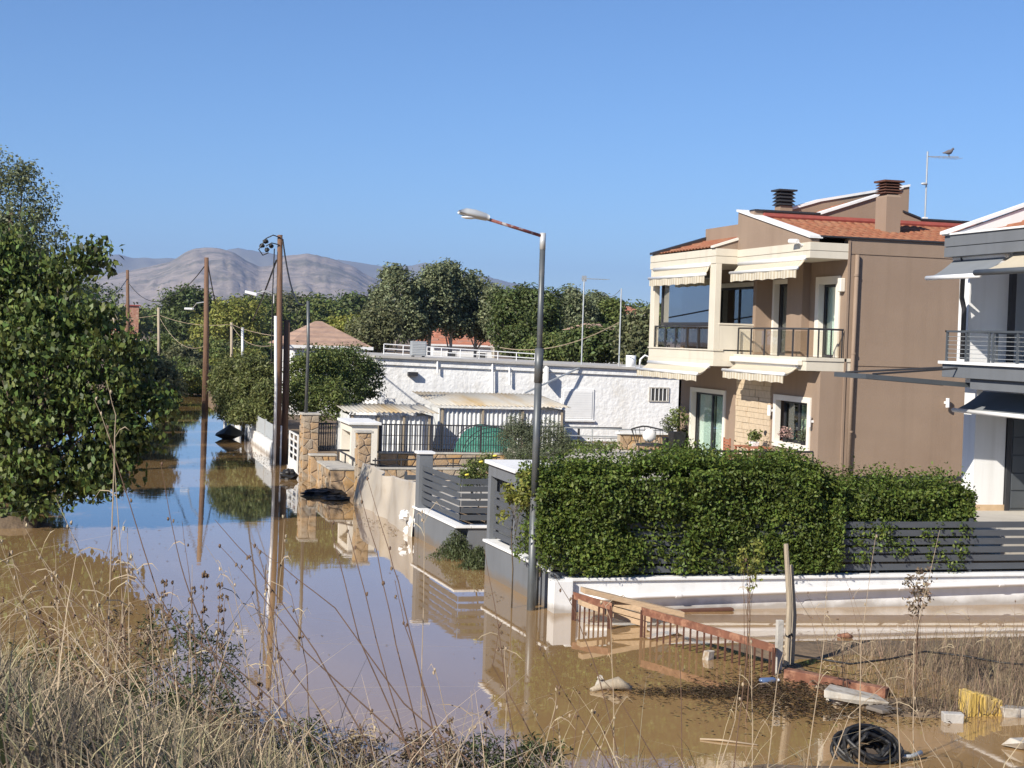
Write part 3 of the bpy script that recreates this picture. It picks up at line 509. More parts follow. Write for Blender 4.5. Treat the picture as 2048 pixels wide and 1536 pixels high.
# grey awnings
mat('grey_cloth', (.17, .185, .20), .9, .06, 3)
awning(HG, 17.62, 17.0, 27.3, 29.25, 6.72, 6.30, 6.30, 'grey_cloth', 'white_plastic', r=.05)
awning(HG, 17.55, 16.7, 24.6, 26.9, 6.72, 6.33, 6.33, mat('cloth_beige', (.62, .55, .42), .9, .05, 3, trans=.25), 'grey_metal', r=.06)
awning(HG, 18.70, 17.98, 26.2, 29.62, 3.95, 3.50, 3.50, 'grey_cloth', 'white_plastic', r=.045)
# upper wall details
mb = MB(); mb.tube([(17.6, 28.9, 6.75), (17.62, 28.9, 6.55), (18.25, 29.95, 5.95), (18.35, 30.0, 5.7), (18.35, 30.0, 4.6)], .055, 8); mb.build('downpipe', 'dark_metal', HG, smooth=True)
MB().box(19.5, 19.62, 29.98, 30.1, 4.56, 6.7).build('window_frame', 'dark_metal', HG); MB().box(19.62, 21, 30.05, 30.08, 4.6, 6.6).build('pane', 'pane_mirror', HG)
r = MB().box(17.46, 17.52, 25.0, 29.25, 5.17, 5.21).build('railing', 'grey_metal', HG)
for yy in (29.2, 28.45, 27.6, 27.45, 26.6, 25.8): MB().box(17.47, 17.51, yy-.025, yy+.025, 4.56, 5.17).build('post', 'grey_metal', r)
for k in range(6): MB().tube([(17.49, 25.0, 4.64+.088*k), (17.49, 29.2, 4.64+.088*k)], .006, 4).build('wire', 'galv', r)
r2 = MB().box(17.46, 19.3, 29.2, 29.25, 5.171, 5.211).build('railing', 'grey_metal', HG)
for xx in (18.0, 18.7): MB().box(xx-.02, xx+.02, 29.2, 29.24, 4.56, 5.17).build('post', 'grey_metal', r2)
# flat entrance canopy on tie rods
a = Yp(1737, 748, 28.6); b_ = Yp(1955, 767, 28.6); mb = MB()
MB().hexa([(a[0], 28.6, a[2]-.09), (b_[0], 28.6, b_[2]-.09), (b_[0], 30.0, b_[2]-.09), (a[0], 30.0, a[2]-.09), (a[0], 28.6, a[2]+.01), (b_[0], 28.6, b_[2]+.01), (b_[0], 30.0, b_[2]+.01), (a[0], 30.0, a[2]+.01)])
cp = MB(); n_ = 6
for (ya, yb2) in ((28.60, 28.66), (29.94, 30.0)):
    cp.hexa([(a[0], ya, a[2]-.1), (b_[0], ya, b_[2]-.1), (b_[0], yb2, b_[2]-.1), (a[0], yb2, a[2]-.1), (a[0], ya, a[2]), (b_[0], ya, b_[2]), (b_[0], yb2, b_[2]), (a[0], yb2, a[2])])
cp.box(a[0]-.06, a[0], 28.6, 30.0, a[2]-.1, a[2]); co = cp.build('canopy', 'grey_metal', HG)
for i in range(7):
    f = (i+.5)/7; xx = a[0]+(b_[0]-a[0])*f; zz = a[2]+(b_[2]-a[2])*f; MB().hexa([(xx-.19, 28.66, zz-.075), (xx+.19, 28.66, zz-.085), (xx+.19, 29.94, zz-.085), (xx-.19, 29.94, zz-.075), (xx-.19, 28.66, zz-.045), (xx+.19, 28.66, zz-.055), (xx+.19, 29.94, zz-.055), (xx-.19, 29.94, zz-.045)]).build('panel', 'grey_slat', co)
for yy in (28.7, 29.9): MB().tube([(a[0]+.15, yy, a[2]), (17.5, min(yy, 29.28), 4.42)], .022, 6).build('tie_rod', 'dark_metal', co)
# ================================================================== WALLS, FENCES, GATES
def clip(poly, p, q):
    """keep the part of poly nearer to p than to q"""
    mid = (p+q)/2; n = q-p; out = []
    for i in range(len(poly)):
        a, b = poly[i], poly[(i+1) % len(poly)]; da, db = (a-mid)@n, (b-mid)@n
        if da <= 0: out.append(a)
        if da*db < 0: out.append(a+(b-a)*da/(da-db))
    return out
def stone_face(parent, to3d, w, h, size, nrm, gap=.012, depth=.035, mats=('stone', 'stone_ochre', 'stone_grey', 'stone')):
    """irregular stones over a w x h face: to3d(u, v) gives the surface point, nrm the outward direction"""
    nrm = np.array(nrm, float); nu, nv = max(1, round(w/size)), max(1, round(h/size/.8)); pts = []
    for j in range(nv):
        for i in range(nu): pts.append(np.array([(i+.5+.25*(j % 2)+random.uniform(-.48, .48))*w/nu, (j+.5+random.uniform(-.46, .46))*h/nv]))
    for i, p in enumerate(pts):
        poly = [np.array(c, float) for c in ((0, 0), (w, 0), (w, h), (0, h))]
        for k, q in enumerate(pts):
            if k != i and np.linalg.norm(q-p) < size*3.2: poly = clip(poly, p, q)
            if len(poly) < 3: break
        if len(poly) < 3: continue
        c = sum(poly)/len(poly); lo = []; hi = []; dd = depth*random.uniform(.6, 1.3)
        for a in poly:
            d = c-a; L_ = np.linalg.norm(d)+1e-6; a1 = a+d/L_*min(gap, L_*.3); a2 = a+d/L_*min(gap*2.6, L_*.5)
            lo.append(np.array(to3d(*a1))-nrm*.01); hi.append(np.array(to3d(*a2))+nrm*dd)
        n = len(lo); top = np.array(to3d(*c))+nrm*(dd+.008)
        MB().add(lo+hi+[top], [(k, (k+1) % n, n+(k+1) % n, n+k) for k in range(n)]+[(n+k, n+(k+1) % n, 2*n) for k in range(n)]).build('stone', random.choice(mats), parent)
# ---- white street-front wall with pipe
FW = thing('garden_wall', 'long low white rendered wall standing in water below the hedge', 'wall', (7.8, 25.6, 0))
MB().box(8.13, 40, 25.6, 25.85, -.8, .545).build('wall_body', 'white_paint', FW); MB().box(8.05, 40, 25.55, 25.9, .545, .60).build('coping', 'white_paint', FW, bev=.01)
MB().box(7.80, 8.15, 25.50, 25.87, -.8, .56).build('end_pier', 'white_paint', FW, bev=.01)
pp = thing('drain_pipe', 'white plastic pipe running along the low white wall', 'pipe', (8.3, 25.48, .3))
q0 = Yp(1290, 1192, 25.48); q1 = Yp(2048, 1166, 25.48); MB().tube([(8.4, 25.48, q0[2]-.03), (q0[0], 25.48, q0[2]), (q1[0], 25.48, q1[2]), (30, 25.48, q1[2]+.05)], .05, 10).build('pipe', 'white_plastic', pp, smooth=True)
for xx in (10.1, 12.3, 14.5, 16.6): zz = q0[2]+(q1[2]-q0[2])*(xx-q0[0])/(q1[0]-q0[0]); MB().tube([(xx-.05, 25.48, zz), (xx+.05, 25.48, zz)], .062, 10).build('joint', 'white_plastic', pp); MB().box(xx-.4, xx-.37, 25.48, 25.6, zz-.02, zz+.02).build('clip', 'galv', pp)
# ---- slat fence on the white wall
SF = thing('slat_fence', 'charcoal horizontal slat fence on top of the low white wall', 'fence', (8.2, 25.75, .6))
for k in range(6):
    z0 = .66+k*.158; MB().box(8.2, 20, 25.72, 25.75, z0, z0+.115).build('slat', 'grey_slat', SF, bev=.004)
for xx in np.arange(8.3, 20, 1.95): MB().box(xx-.03, xx+.03, 25.75, 25.81, .6, 1.62).build('post', 'grey_metal', SF)
# ---- grey street-side wall with slats (near part) and corner pier
GF = thing('slat_fence', 'charcoal slat fence on a grey base wall with white coping beside the lamp post', 'fence', (7.75, 27.5, 0))
def lerp(a, b, t): return a+(b-a)*t
xs = lambda y: 7.86+(y-25.6)*(-.046)
def wall_street(mb, y0, y1, z0, z1, off0, off1):
    mb.hexa([(xs(y0)+off0, y0, z0), (xs(y0)+off1, y0, z0), (xs(y1)+off1, y1, z0), (xs(y1)+off0, y1, z0), (xs(y0)+off0, y0, z1), (xs(y0)+off1, y0, z1), (xs(y1)+off1, y1, z1), (xs(y1)+off0, y1, z1)]); return mb
wall_street(MB(), 25.87, 29.85, -.8, .66, 0, .28).build('base_wall', 'grey_wall', GF); wall_street(MB(), 25.88, 29.9, .66, .71, -.05, .32).build('coping', 'white_paint', GF, bev=.008)
MB().box(xs(26)+.0, xs(26)+.32, 25.88, 26.2, .6, 1.66).build('pier', 'grey_wall', GF, bev=.008)
for k in range(6): wall_street(MB(), 26.2, 29.55, .80+.16*k, .915+.16*k, .06, .09).build('slat', 'grey_slat', GF, bev=.004)
for yy in (27.3, 28.5): wall_street(MB(), yy, yy+.06, .7, 1.75, .09, .14).build('post', 'grey_metal', GF)
mb = MB().tube([(7.72, 26.3, -.5), (7.72, 26.3, .72)], .035, 8); tag(mb.build('marker_pole', 'black', smooth=True), 'short black pole standing against the grey base wall', 'pole')
# ---- grey meter kiosk
K = thing('meter_kiosk', 'charcoal grey meter kiosk with a white slab roof and open niche', 'kiosk', (7.75, 28.0, .7))
x0 = 7.73; mb = MB(); mb.box(x0, x0+.14, 29.85, 30.05, -.6, 2.22); mb.box(x0, x0+.14, 27.9, 28.05, .71, 2.22); mb.box(x0, x0+.14, 28.05, 29.85, 1.98, 2.22); mb.box(x0+.14, x0+.95, 29.9, 30.05, -.6, 2.22); mb.box(x0+.14, x0+.95, 27.9, 28.05, .71, 2.22); mb.box(x0+.7, x0+.95, 28.05, 29.9, .71, 2.22)
mb.build('housing', 'grey_wall', K, bev=.005); MB().box(x0-.07, x0+1.05, 27.83, 30.12, 2.22, 2.29).build('roof_slab', 'white_paint', K, bev=.008); MB().box(x0+.35, x0+.7, 28.4, 29.5, 1.1, 1.8).build('meter_box', 'grey_metal', K, bev=.01)
# ---- far grey fence with corner
G2 = thing('slat_fence', 'charcoal slat fence turning a corner, with a tall capped post, beside the plastic sheet', 'fence', (7.5, 34, 0))
wall_street(MB(), 32.15, 35.7, -.8, .66, 0, .25).build('base_wall', 'grey_wall', G2); MB().box(xs(32)+.25, 8.75, 31.95, 32.2, -.8, .66).build('base_wall', 'grey_wall', G2)
wall_street(MB(), 31.9, 35.72, .66, .71, -.05, .3).build('coping', 'white_paint', G2, bev=.006); MB().box(xs(32)+.31, 8.75, 31.9, 32.25, .66, .71).build('coping', 'white_paint', G2, bev=.006)
for k in range(6):
    wall_street(MB(), 32.0, 35.2, .82+.155*k, .935+.155*k, .04, .07).build('slat', 'grey_slat', G2, bev=.004); MB().box(xs(32)+.08, 8.75, 31.97, 32.0, .82+.155*k, .935+.155*k).build('slat', 'grey_slat', G2, bev=.004)
MB().box(xs(35.4)-.03, xs(35.4)+.3, 35.2, 35.55, .0, 1.98).build('post', 'grey_wall', G2, bev=.006); MB().box(xs(35.4)-.07, xs(35.4)+.34, 35.16, 35.6, 1.98, 2.03).build('post_cap', 'white_paint', G2)
GT = thing('sliding_gate', 'dark slatted sliding gate behind the corner fence and rose bush', 'gate', (8, 38.5, .5))
for k in range(3): MB().box(7.7, 11.3, 38.5, 38.54, .75+.15*k, .87+.15*k).build('slat', 'grey_slat', GT)
for xx in (7.75, 9.5, 11.25): MB().box(xx-.03, xx+.03, 38.54, 38.6, .5, 1.25).build('post', 'grey_metal', GT)
# ---- plastic flood sheet
a0, a1, b0, b1 = Zp(706, 1003), Zp(826, 1075), Yp(727, 926, 43.2), Yp(832, 966, 36.0)
def shf(u, v):
    lo = a0+(a1-a0)*u; hi = b0+(b1-b0)*u; fold = math.exp(-((u-.47-.1*(v-.5))/.055)**2)*.16*(.35+v*.65)-math.exp(-((u-.56)/.04)**2)*.13*v+.05*math.sin(u*9+v*2)+.02*math.sin(u*31+v*5)+.07*math.exp(-((u-.97)/.03)**2)
    p = lo*(1-v)+hi*v; sag = -.10*math.exp(-((u-.53)/.09)**2)*v
    return (p[0]-fold, p[1], p[2]-.25*(1-v)+sag+.02*math.sin(u*14)*v)
S = MB().grid(shf, 90, 24).build('plastic_sheet', 'tarp', smooth=True); S.modifiers.new('thick', 'SOLIDIFY').thickness = .01
tag(S, 'muddy translucent plastic sheet stretched as a flood barrier beside the stone pillar', 'sheet')
c = Zp(820, 1068); mb = MB()
for i in range(5): mb.ball((c[0]+random.uniform(-.12, .12), c[1]+random.uniform(-.3, .3), .05+.09*i), (.13, .16, .12), 9, 6, .3)
tag(mb.build('white_bag', 'white_plastic'), 'crumpled white plastic bag at the foot of the plastic sheet', 'bag')
# ---- stone pillars, steps, cream kiosk
def stone_pillar(label, xa, xb, ya, yb, z0, z1, size=.24):
    t = thing('stone_pillar', label, 'pillar', (xa, ya, 0)); MB().box(xa, xb, ya, yb, -.8, z1).build('core', 'mortar', t); MB().box(xa-.06, xb+.06, ya-.06, yb+.06, z1, z1+.06).build('cap', 'concrete_pale', t, bev=.01)
    stone_face(t, lambda u, v: (xa+u, ya, z0+v), xb-xa, z1-z0, size, (0, -1, 0)); stone_face(t, lambda u, v: (xa, ya+u, z0+v), yb-ya, z1-z0, size, (-1, 0, 0)); return t
p = Yp(607, 830, 50.0); q = Yp(636, 830, 50.0); stone_pillar('tall stone pillar under the green lamp pole by the white gate', p[0], q[0]+.04, 50.0, 50.6, -.1, p[2])
p = Yp(717, 866, 43.8); q = Yp(743, 866, 43.8); stone_pillar('slim stone pillar with white cap at the end of the plastic sheet', p[0], q[0], 43.8, 44.15, -.1, p[2])
def stone_wall(label, x0, x1, y0, y1, z0, z1, size=.3, faces='Y'):
    t = thing('stone_wall', label, 'wall', (x0, y0, 0)); MB().box(x0, x1, y0, y1, -.8, z1).build('core', 'mortar', t); MB().box(x0-.04, x1+.04, y0-.05, y1+.05, z1, z1+.05).build('coping', 'concrete_pale', t, bev=.008)
    if 'Y' in faces: stone_face(t, lambda u, v: (x0+u, y0, z0+v), x1-x0, z1-z0, size, (0, -1, 0))
    if 'X' in faces: stone_face(t, lambda u, v: (x0, y0+u, z0+v), y1-y0, z1-z0, size, (-1, 0, 0))
    return t
p = Yp(622, 910, 48.6); q = Yp(672, 912, 48.6); stone_wall('low ochre stone wall with white coping between the two stone pillars', p[0], q[0], 48.6, 49.0, -.1, p[2]-.03, .3, 'XY')
p = Yp(655, 933, 45.2); q = Yp(715, 940, 45.2); stone_wall('grey stone ramp wall with metal handrail, half under water', p[0], q[0]-.1, 44.6, 47.2, -.1, p[2]-.05, .34, 'XY')
HR = thing('handrail', 'dark metal handrail on the stone ramp wall', 'railing', (p[0], 46, .6)); A0 = Yp(676, 900, 47.2); A1 = Yp(722, 925, 44.7); z_ = p[2]
MB().tube([A0, A1, (A1[0]+1.3, 44.7, A1[2]-.2)], .03, 6).build('top_rail', 'dark_metal', HR); MB().tube([A0, Yp(716, 902, 47.2)], .03, 6).build('top_rail', 'dark_metal', HR); MB().tube([A0-[0, 0, .3], A1-np.array([0, 0, .3])], .015, 6).build('mid_rail', 'dark_metal', HR)
for t_ in (0, .33, .66, 1): v = A0+(A1-A0)*t_; MB().tube([v, (v[0], v[1], z_-.1)], .025, 6).build('post', 'dark_metal', HR)
# cream kiosk
K2 = thing('meter_kiosk', 'cream meter kiosk with white slab roof behind the slim stone pillar', 'kiosk', (7.45, 46.2, 0)); p = Yp(703, 846, 46.2); q = Yp(756, 842, 46.2); zk = p[2]-.05; xa, xb = p[0], q[0]
mb = MB(); mb.box(xa, xb, 46.2, 46.4, .0, zk); mb.box(xa, xb, 48.1, 48.3, .0, zk); mb.box(xa+.55, xb, 46.4, 48.1, 0, zk); mb.box(xa, xa+.55, 46.4, 48.1, zk-.25, zk); mb.build('housing', 'cream_light', K2, bev=.006)
MB().box(xa-.1, xb+.1, 46.1, 48.4, zk, zk+.08).build('roof_slab', 'white_paint', K2, bev=.01)
# ---- stone boundary wall with vertical bar fence
yw_ = 47.0; p = Yp(760, 905, yw_); q = Yp(1245, 905, yw_); stone_wall('long stone boundary wall below the vertical bar fence', p[0], q[0], yw_, yw_+.3, .35, p[2]-.03, .36)
BF = thing('bar_fence', 'dark metal fence of many vertical bars on the stone boundary wall', 'fence', (p[0], yw_+.15, p[2])); zt = Yp(900, 852, yw_+.15)[2]
MB().box(p[0], q[0], yw_+.13, yw_+.17, zt, zt+.04).build('top_rail', 'dark_metal', BF)
for f in (.3, .62): MB().tube([(p[0], yw_+.15, lerp(p[2], zt, f)), (q[0], yw_+.15, lerp(p[2], zt, f))], .010, 5).build('wire', 'dark_metal', BF)
bar = None
for i, xx in enumerate(np.arange(p[0]+.05, p[0]+5.6, .082)):
    if bar is None: bar = MB().box(xx-.013, xx+.013, yw_+.13, yw_+.16, p[2], zt).build('bar', 'dark_metal', BF); bx0 = xx
    else: copy_part(bar, BF, (xx-bx0, 0, 0))
for xx in np.arange(p[0], q[0]+.1, 1.62): MB().box(xx-.03, xx+.03, yw_+.12, yw_+.18, p[2], zt+.02).build('post', 'dark_metal', BF)
# bar fence piece left of the kiosk
u = Yp(636, 848, 50.3); v = Yp(676, 850, 50.3); B2 = thing('bar_fence', 'short dark bar fence between the tall stone pillar and the cream kiosk', 'fence', (u[0], 50.3, .9)); lo = Yp(640, 902, 50.3)[2]
MB().box(u[0], v[0], 50.28, 50.32, u[2], u[2]+.05).build('top_rail', 'dark_metal', B2); MB().box(u[0], v[0], 50.28, 50.32, lo, lo+.05).build('bottom_rail', 'dark_metal', B2)
for i, xx in enumerate(np.linspace(u[0]+.04, v[0]-.02, 9)): MB().box(xx-.014, xx+.014, 50.285, 50.315, lo, u[2]).build('bar', 'dark_metal', B2)
# lower stone wall and ramp rails
p = Yp(752, 937, 43.6); q = Yp(1010, 940, 43.6); stone_wall('lower stone retaining wall with thin rails below the boundary wall', p[0], q[0], 43.6, 43.9, .2, p[2]-.02, .3)
RR = thing('ramp_railing', 'thin dark double railing along the lower stone retaining wall', 'railing', (p[0], 43.7, p[2]))
for py in (913, 927): w0 = Yp(745, py+8, 43.75); w1 = Yp(1000, py+2, 43.75); MB().tube([w0, w1], .022, 6).build('rail', 'dark_metal', RR)
for xx in np.linspace(p[0], q[0], 6): MB().tube([(xx, 43.75, p[2]-.05), (xx, 43.75, Yp(870, 917, 43.75)[2])], .02, 6).build('post', 'dark_metal', RR)
# ---- terrace front wall rail
TR = thing('terrace_railing', 'slim dark railing along the terrace in front of the brown house', 'railing', (12.7, 35.1, 1.28)); p = Yp(1278, 901, 35.1); q = Yp(1626, 904, 35.1)
MB().tube([p, q], .028, 8).build('top_rail', 'dark_metal', TR); MB().tube([(p[0], 35.1, 1.75), (q[0], 35.1, 1.75)], .014, 6).build('mid_rail', 'dark_metal', TR)
for xx in np.linspace(p[0], q[0], 6): MB().tube([(xx, 35.1, 1.2), (xx, 35.1, p[2]+(q[2]-p[2])*(xx-p[0])/(q[0]-p[0]))], .022, 6).build('post', 'dark_metal', TR)
R3 = thing('garden_railing', 'long thin grey wire railing in front of the rough white building', 'railing', (14, 46.9, 1.1)); p = Yp(1130, 855, 46.9); q = Yp(1345, 862, 46.9)
for dz in (0, -.25, -.5): MB().tube([p+[0, 0, dz], q+np.array([0, 0, dz])], .02, 6).build('rail', 'galv', R3)
for t_ in np.linspace(0, 1, 5): v = lerp(p, q, t_); MB().tube([v, (v[0], v[1], .5)], .02, 6).build('post', 'galv', R3)
BD = thing('boundary_fence', 'dark low fence panel along the foot of the brown side wall', 'fence', (18.6, 34.8, 1.2)); z1 = Yp(1800, 952, 34.8)[2]
for k in range(3): MB().box(18.3, 22.5, 34.8, 34.83, z1-.12-.17*k, z1-.17*k).build('slat', 'dark_metal', BD)
for xx in (18.4, 20.35, 22.3): MB().box(xx-.05, xx+.05, 34.83, 34.9, 1.2, z1+.02).build('post', 'galv', BD)
# ---- hedge: dense shell of leaves
def hedge(name, label, boxes, n, leaf, m):
    t = thing(name, label, 'hedge', (boxes[0][0], boxes[0][2], .78)); P = []; O = []; A = [2*(b[1]-b[0])*(b[5]-b[4])+(b[1]-b[0])*(b[3]-b[2])+(b[3]-b[2])*(b[5]-b[4]) for b in boxes]
    for b, a in zip(boxes, A):
        k = int(n*a/sum(A)); x0, x1, y0, y1, z0, z1 = b; f = RNG.random(k); x = RNG.uniform(x0, x1, k); y = RNG.uniform(y0, y1, k); z = RNG.uniform(z0, z1, k); o = np.zeros((k, 3))
        fr = f < .62; tp = (f >= .62) & (f < .88); lf = (f >= .88)
        y[fr] = y0; o[fr, 1] = -1; z[tp] = z1; o[tp, 2] = 1; side = RNG.random(k) < .5; x[lf] = np.where(side[lf], x0, x1); o[lf, 0] = np.where(side[lf], -1, 1)
        p = np.stack([x, y, z], 1); d = fbm(x*1.6+z*.7, z*1.9+y*1.3, 4, 31)*1.1+fbm(x*.5, z*.4+9, 2, 77)*.7; shoots = (RNG.random(k)**5)*.34*(o[:, 2] > .5)
        p = p+o*(d[:, None]*.46+RNG.normal(size=(k, 1))*.06-.02); p[:, 2] += shoots; p += RNG.normal(size=(k, 3))*.02; kp = (fbm(x*1.9+z*.5, z*2.1+y, 4, 141) < .05) | (RNG.random(k) < .22) | (o[:, 2] > .5); P.append(p[kp]); O.append(o[kp])
    leaves('foliage', np.concatenate(P), np.concatenate(O), leaf, MATS[m], t, .55, 0, .35, .75)
    mb = MB()
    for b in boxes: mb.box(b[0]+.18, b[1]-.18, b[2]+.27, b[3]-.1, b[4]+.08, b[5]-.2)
    mb2 = MB()
    for b in boxes:
        for xx in np.arange(b[0]+.3, b[1]-.1, .4):
            y_ = (b[2]+b[3])/2; mb2.tube([(xx, y_, .5), (xx+random.uniform(-.15, .15), y_, b[4]+.4), (xx+random.uniform(-.2, .2), y_, b[5]-.3)], [.03, .02, .008], 5)
    mb2.build('stems', 'bark', t, kind='stuff'); mb.build('shade_core', mat('twigs', (.022, .028, .010), .95, .4, 9, .8, 14, island=.2, bdist=.1), t); return t  # solid core boxes; near-black colour paints the shade seen through leaf gaps
hedge('hedge', 'tall clipped green hedge with an uneven top above the white wall', [(7.52, 8.4, 25.66, 27.2, .75, 2.15), (8.1, 10.6, 25.60, 27.2, .66, 2.38), (10.3, 12.9, 25.60, 27.2, .66, 2.50), (12.6, 13.35, 25.68, 27.2, .7, 2.30)], 120000, .072, 'leaf_hedge')
hedge('hedge', 'lower green hedge beside the white and grey house', [(13.1, 16.25, 25.9, 27.1, 1.0, 2.10)], 40000, .072, 'leaf_hedge')
# trailing sprays of hedge through the slats
for i, (px, py) in enumerate(((1530, 1110), (1640, 1085), (1720, 1100), (1800, 1090), (1870, 1110), (1910, 1120), (1760, 1060), (1860, 1070), (1925, 1070))):
    c = Yp(px, py, 25.72); P, O, C = clumps([(c, (.22, .1, .2))], 12, 14, .12); t = thing('hedge_spray', 'leafy hedge shoots poking out through the charcoal slats on the white wall', 'shoots', (c[0], 25.75, c[2]), 'hedge shoots poking through the slat fence')
    leaves('foliage', P, O, .07, MATS['leaf_hedge'], t); MB().tube([c+[0, .5, .3], c], .008, 5).build('stem', 'bark', t)
# ---- lamp post
LP = Zp(1062, 1220); lt = Yp(1083, 468, LP[1]); T = thing('street_lamp', 'tall grey street lamp with a rusty arm standing in the flood water', 'street lamp', (LP[0], LP[1], 0))
lx, ly, lz = LP[0], LP[1], lt[2]; MB().tube([(lx, ly, -.8), (lx, ly, 1.99)], .076, 16).build('lower_tube', 'post_grey', T, smooth=True)
MB().tube([(lx, ly, 1.99), (lx, ly, 4.0)], .066, 16).build('middle_tube', 'post_grey', T, smooth=True); MB().tube([(lx, ly, 4.0), (lx, ly, 4.6)], .075, 16).build('sleeve', 'post_grey', T, smooth=True)
MB().tube([(lx, ly, 3.95), (lx, ly, lz-.25)], .05, 16).build('upper_tube', 'post_grey', T, smooth=True); MB().tube([(lx, ly, lz-.27), (lx, ly, lz+.02)], .052, 14).build('head_sleeve', 'lamp_grey', T, smooth=True)
e = Yp(975, 438, ly); MB().tube([(lx, ly, lz-.04), e], .028, 10).build('arm', 'rust_arm', T, smooth=True)
h0 = Yp(978, 436, ly); h1 = Yp(916, 424, ly); dv = (h1-h0); L_ = np.linalg.norm(dv); dv /= L_; nz = np.array([-dv[2], 0, dv[0]]); nz *= np.sign(nz[2]); yv = np.array([0, 1., 0]); mb = MB(); rings = []
for f, wd, hu, hd in ((0, .055, .05, .045), (.12, .085, .075, .06), (.45, .115, .10, .06), (.75, .125, .095, .05), (.97, .10, .035, .03)):
    c = h0+dv*L_*f; ring = []
    for k in range(12):
        an = 2*math.pi*k/12; ring.append(c+yv*wd*math.cos(an)+nz*(hu if math.sin(an) > 0 else hd)*math.sin(an))
    rings.append(ring)
mb.add([p for r_ in rings for p in r_], [(i*12+j, i*12+(j+1) % 12, (i+1)*12+(j+1) % 12, (i+1)*12+j) for i in range(4) for j in range(12)]+[tuple(range(12)), tuple(range(48, 60))[::-1]]); hd_ = mb.build('lamp_head', 'lamp_grey', T, smooth=True)
c = h0+dv*L_*.62-nz*.05; MB().ball(c, (L_*.26, .09, .035), 12, 6).build('lens', mat('lens', (.75, .77, .78), .2), hd_, smooth=True)
# ================================================================== WHITE BUILDING, SHEDS, YARD
YWB = 62.0; p = Yp(757, 713, YWB); q = Yp(1290, 738, YWB); x0, z0, z1 = p[0], p[2], q[2]; x1 = 27.0; zR = z0+(z1-z0)*(x1-x0)/(q[0]-x0)
WB = thing('white_building', 'long single storey white building with rough plaster and flat roof', 'building', (x0, YWB, .45))
mb = MB(); mb.prism([(x0, YWB, .4), (x1, YWB, .4), (x1, YWB, zR-.32), (x0, YWB, z0-.32)], (0, 10, 0)); mb.build('wall', 'white_rough', WB)
MB().prism([(x0-.1, YWB-.09, z0-.31), (x1, YWB-.09, zR-.31), (x1, YWB-.09, zR-.04), (x0-.1, YWB-.09, z0-.04)], (0, 10.2, 0)).build('roof_band', 'white_rough', WB)
MB().prism([(x0-.2, YWB-.22, z0-.04), (x1, YWB-.22, zR-.04), (x1, YWB-.22, zR+.05), (x0-.2, YWB-.22, z0+.05)], (0, 10.4, 0)).build('roof_slab', 'concrete', WB)
zf = lambda x: z0+(z1-z0)*(x-x0)/(q[0]-x0)
a = Yp(1124, 777, YWB); b_ = Yp(1186, 840, YWB); wf = MB().box(a[0], b_[0], YWB-.04, YWB+.02, b_[2], a[2]).build('window', 'white_plastic', WB)
nsl = 12
for k in range(nsl): zz = b_[2]+.06+(a[2]-b_[2]-.14)*k/nsl; MB().box(a[0]+.08, b_[0]-.08, YWB-.06, YWB-.04, zz, zz+.09).build('shutter_slat', 'white_plastic', wf)
MB().box(a[0]-.05, b_[0]+.05, YWB-.12, YWB+.02, b_[2]-.07, b_[2]).build('sill', 'white_paint', WB)
a = Yp(1298, 774, YWB); b_ = Yp(1337, 804, YWB); v = MB(); v.box(a[0], b_[0], YWB-.05, YWB, a[2]-.05, a[2]); v.box(a[0], b_[0], YWB-.05, YWB, b_[2], b_[2]+.05); v.box(a[0], a[0]+.05, YWB-.05, YWB, b_[2]+.05, a[2]-.05); v.box(b_[0]-.05, b_[0], YWB-.05, YWB, b_[2]+.05, a[2]-.05)
vw = v.build('small_window', 'concrete_pale', WB); MB().box(a[0]+.05, b_[0]-.05, YWB-.008, YWB-.002, b_[2]+.05, a[2]-.05).build('pane', 'room_dark', vw)
for k in range(5): xx = lerp(a[0]+.1, b_[0]-.1, k/4); MB().tube([(xx, YWB-.03, b_[2]+.04), (xx, YWB-.03, a[2]-.04)], .02, 6).build('bar', 'white_plastic', vw)
for px, ya, yb2 in ((985, 728, 786), (1019, 736, 770), (875, 722, 745)):
    a = Yp(px, ya, YWB-.15); b_ = Yp(px, yb2, YWB-.15); MB().tube([a+[0, .2, .0], a, b_], .045, 6).build('drain_pipe', 'white_plastic', WB)
a = Yp(1050, 786, YWB-1.2); b_ = Yp(1160, 735, YWB-.15); MB().tube([a, b_], .04, 6).build('brace', 'galv', WB)
a = Yp(1096, 735, YWB-.5); MB().hexa([(a[0]-.05, YWB-.5, a[2]-.7), (a[0]+.03, YWB-.5, a[2]-.7), (a[0]+.03, YWB, a[2]-.5), (a[0]-.05, YWB, a[2]-.5), (a[0]-.05, YWB-.5, a[2]), (a[0]+.03, YWB-.5, a[2]), (a[0]+.03, YWB, a[2]+.1), (a[0]-.05, YWB, a[2]+.1)]).build('bracket', 'white_paint', WB)
a = Yp(826, 748, YWB-.2); MB().box(a[0]-.2, a[0]+.2, YWB-.25, YWB, a[2]-.08, a[2]+.08).build('floodlight', 'dark_metal', WB)
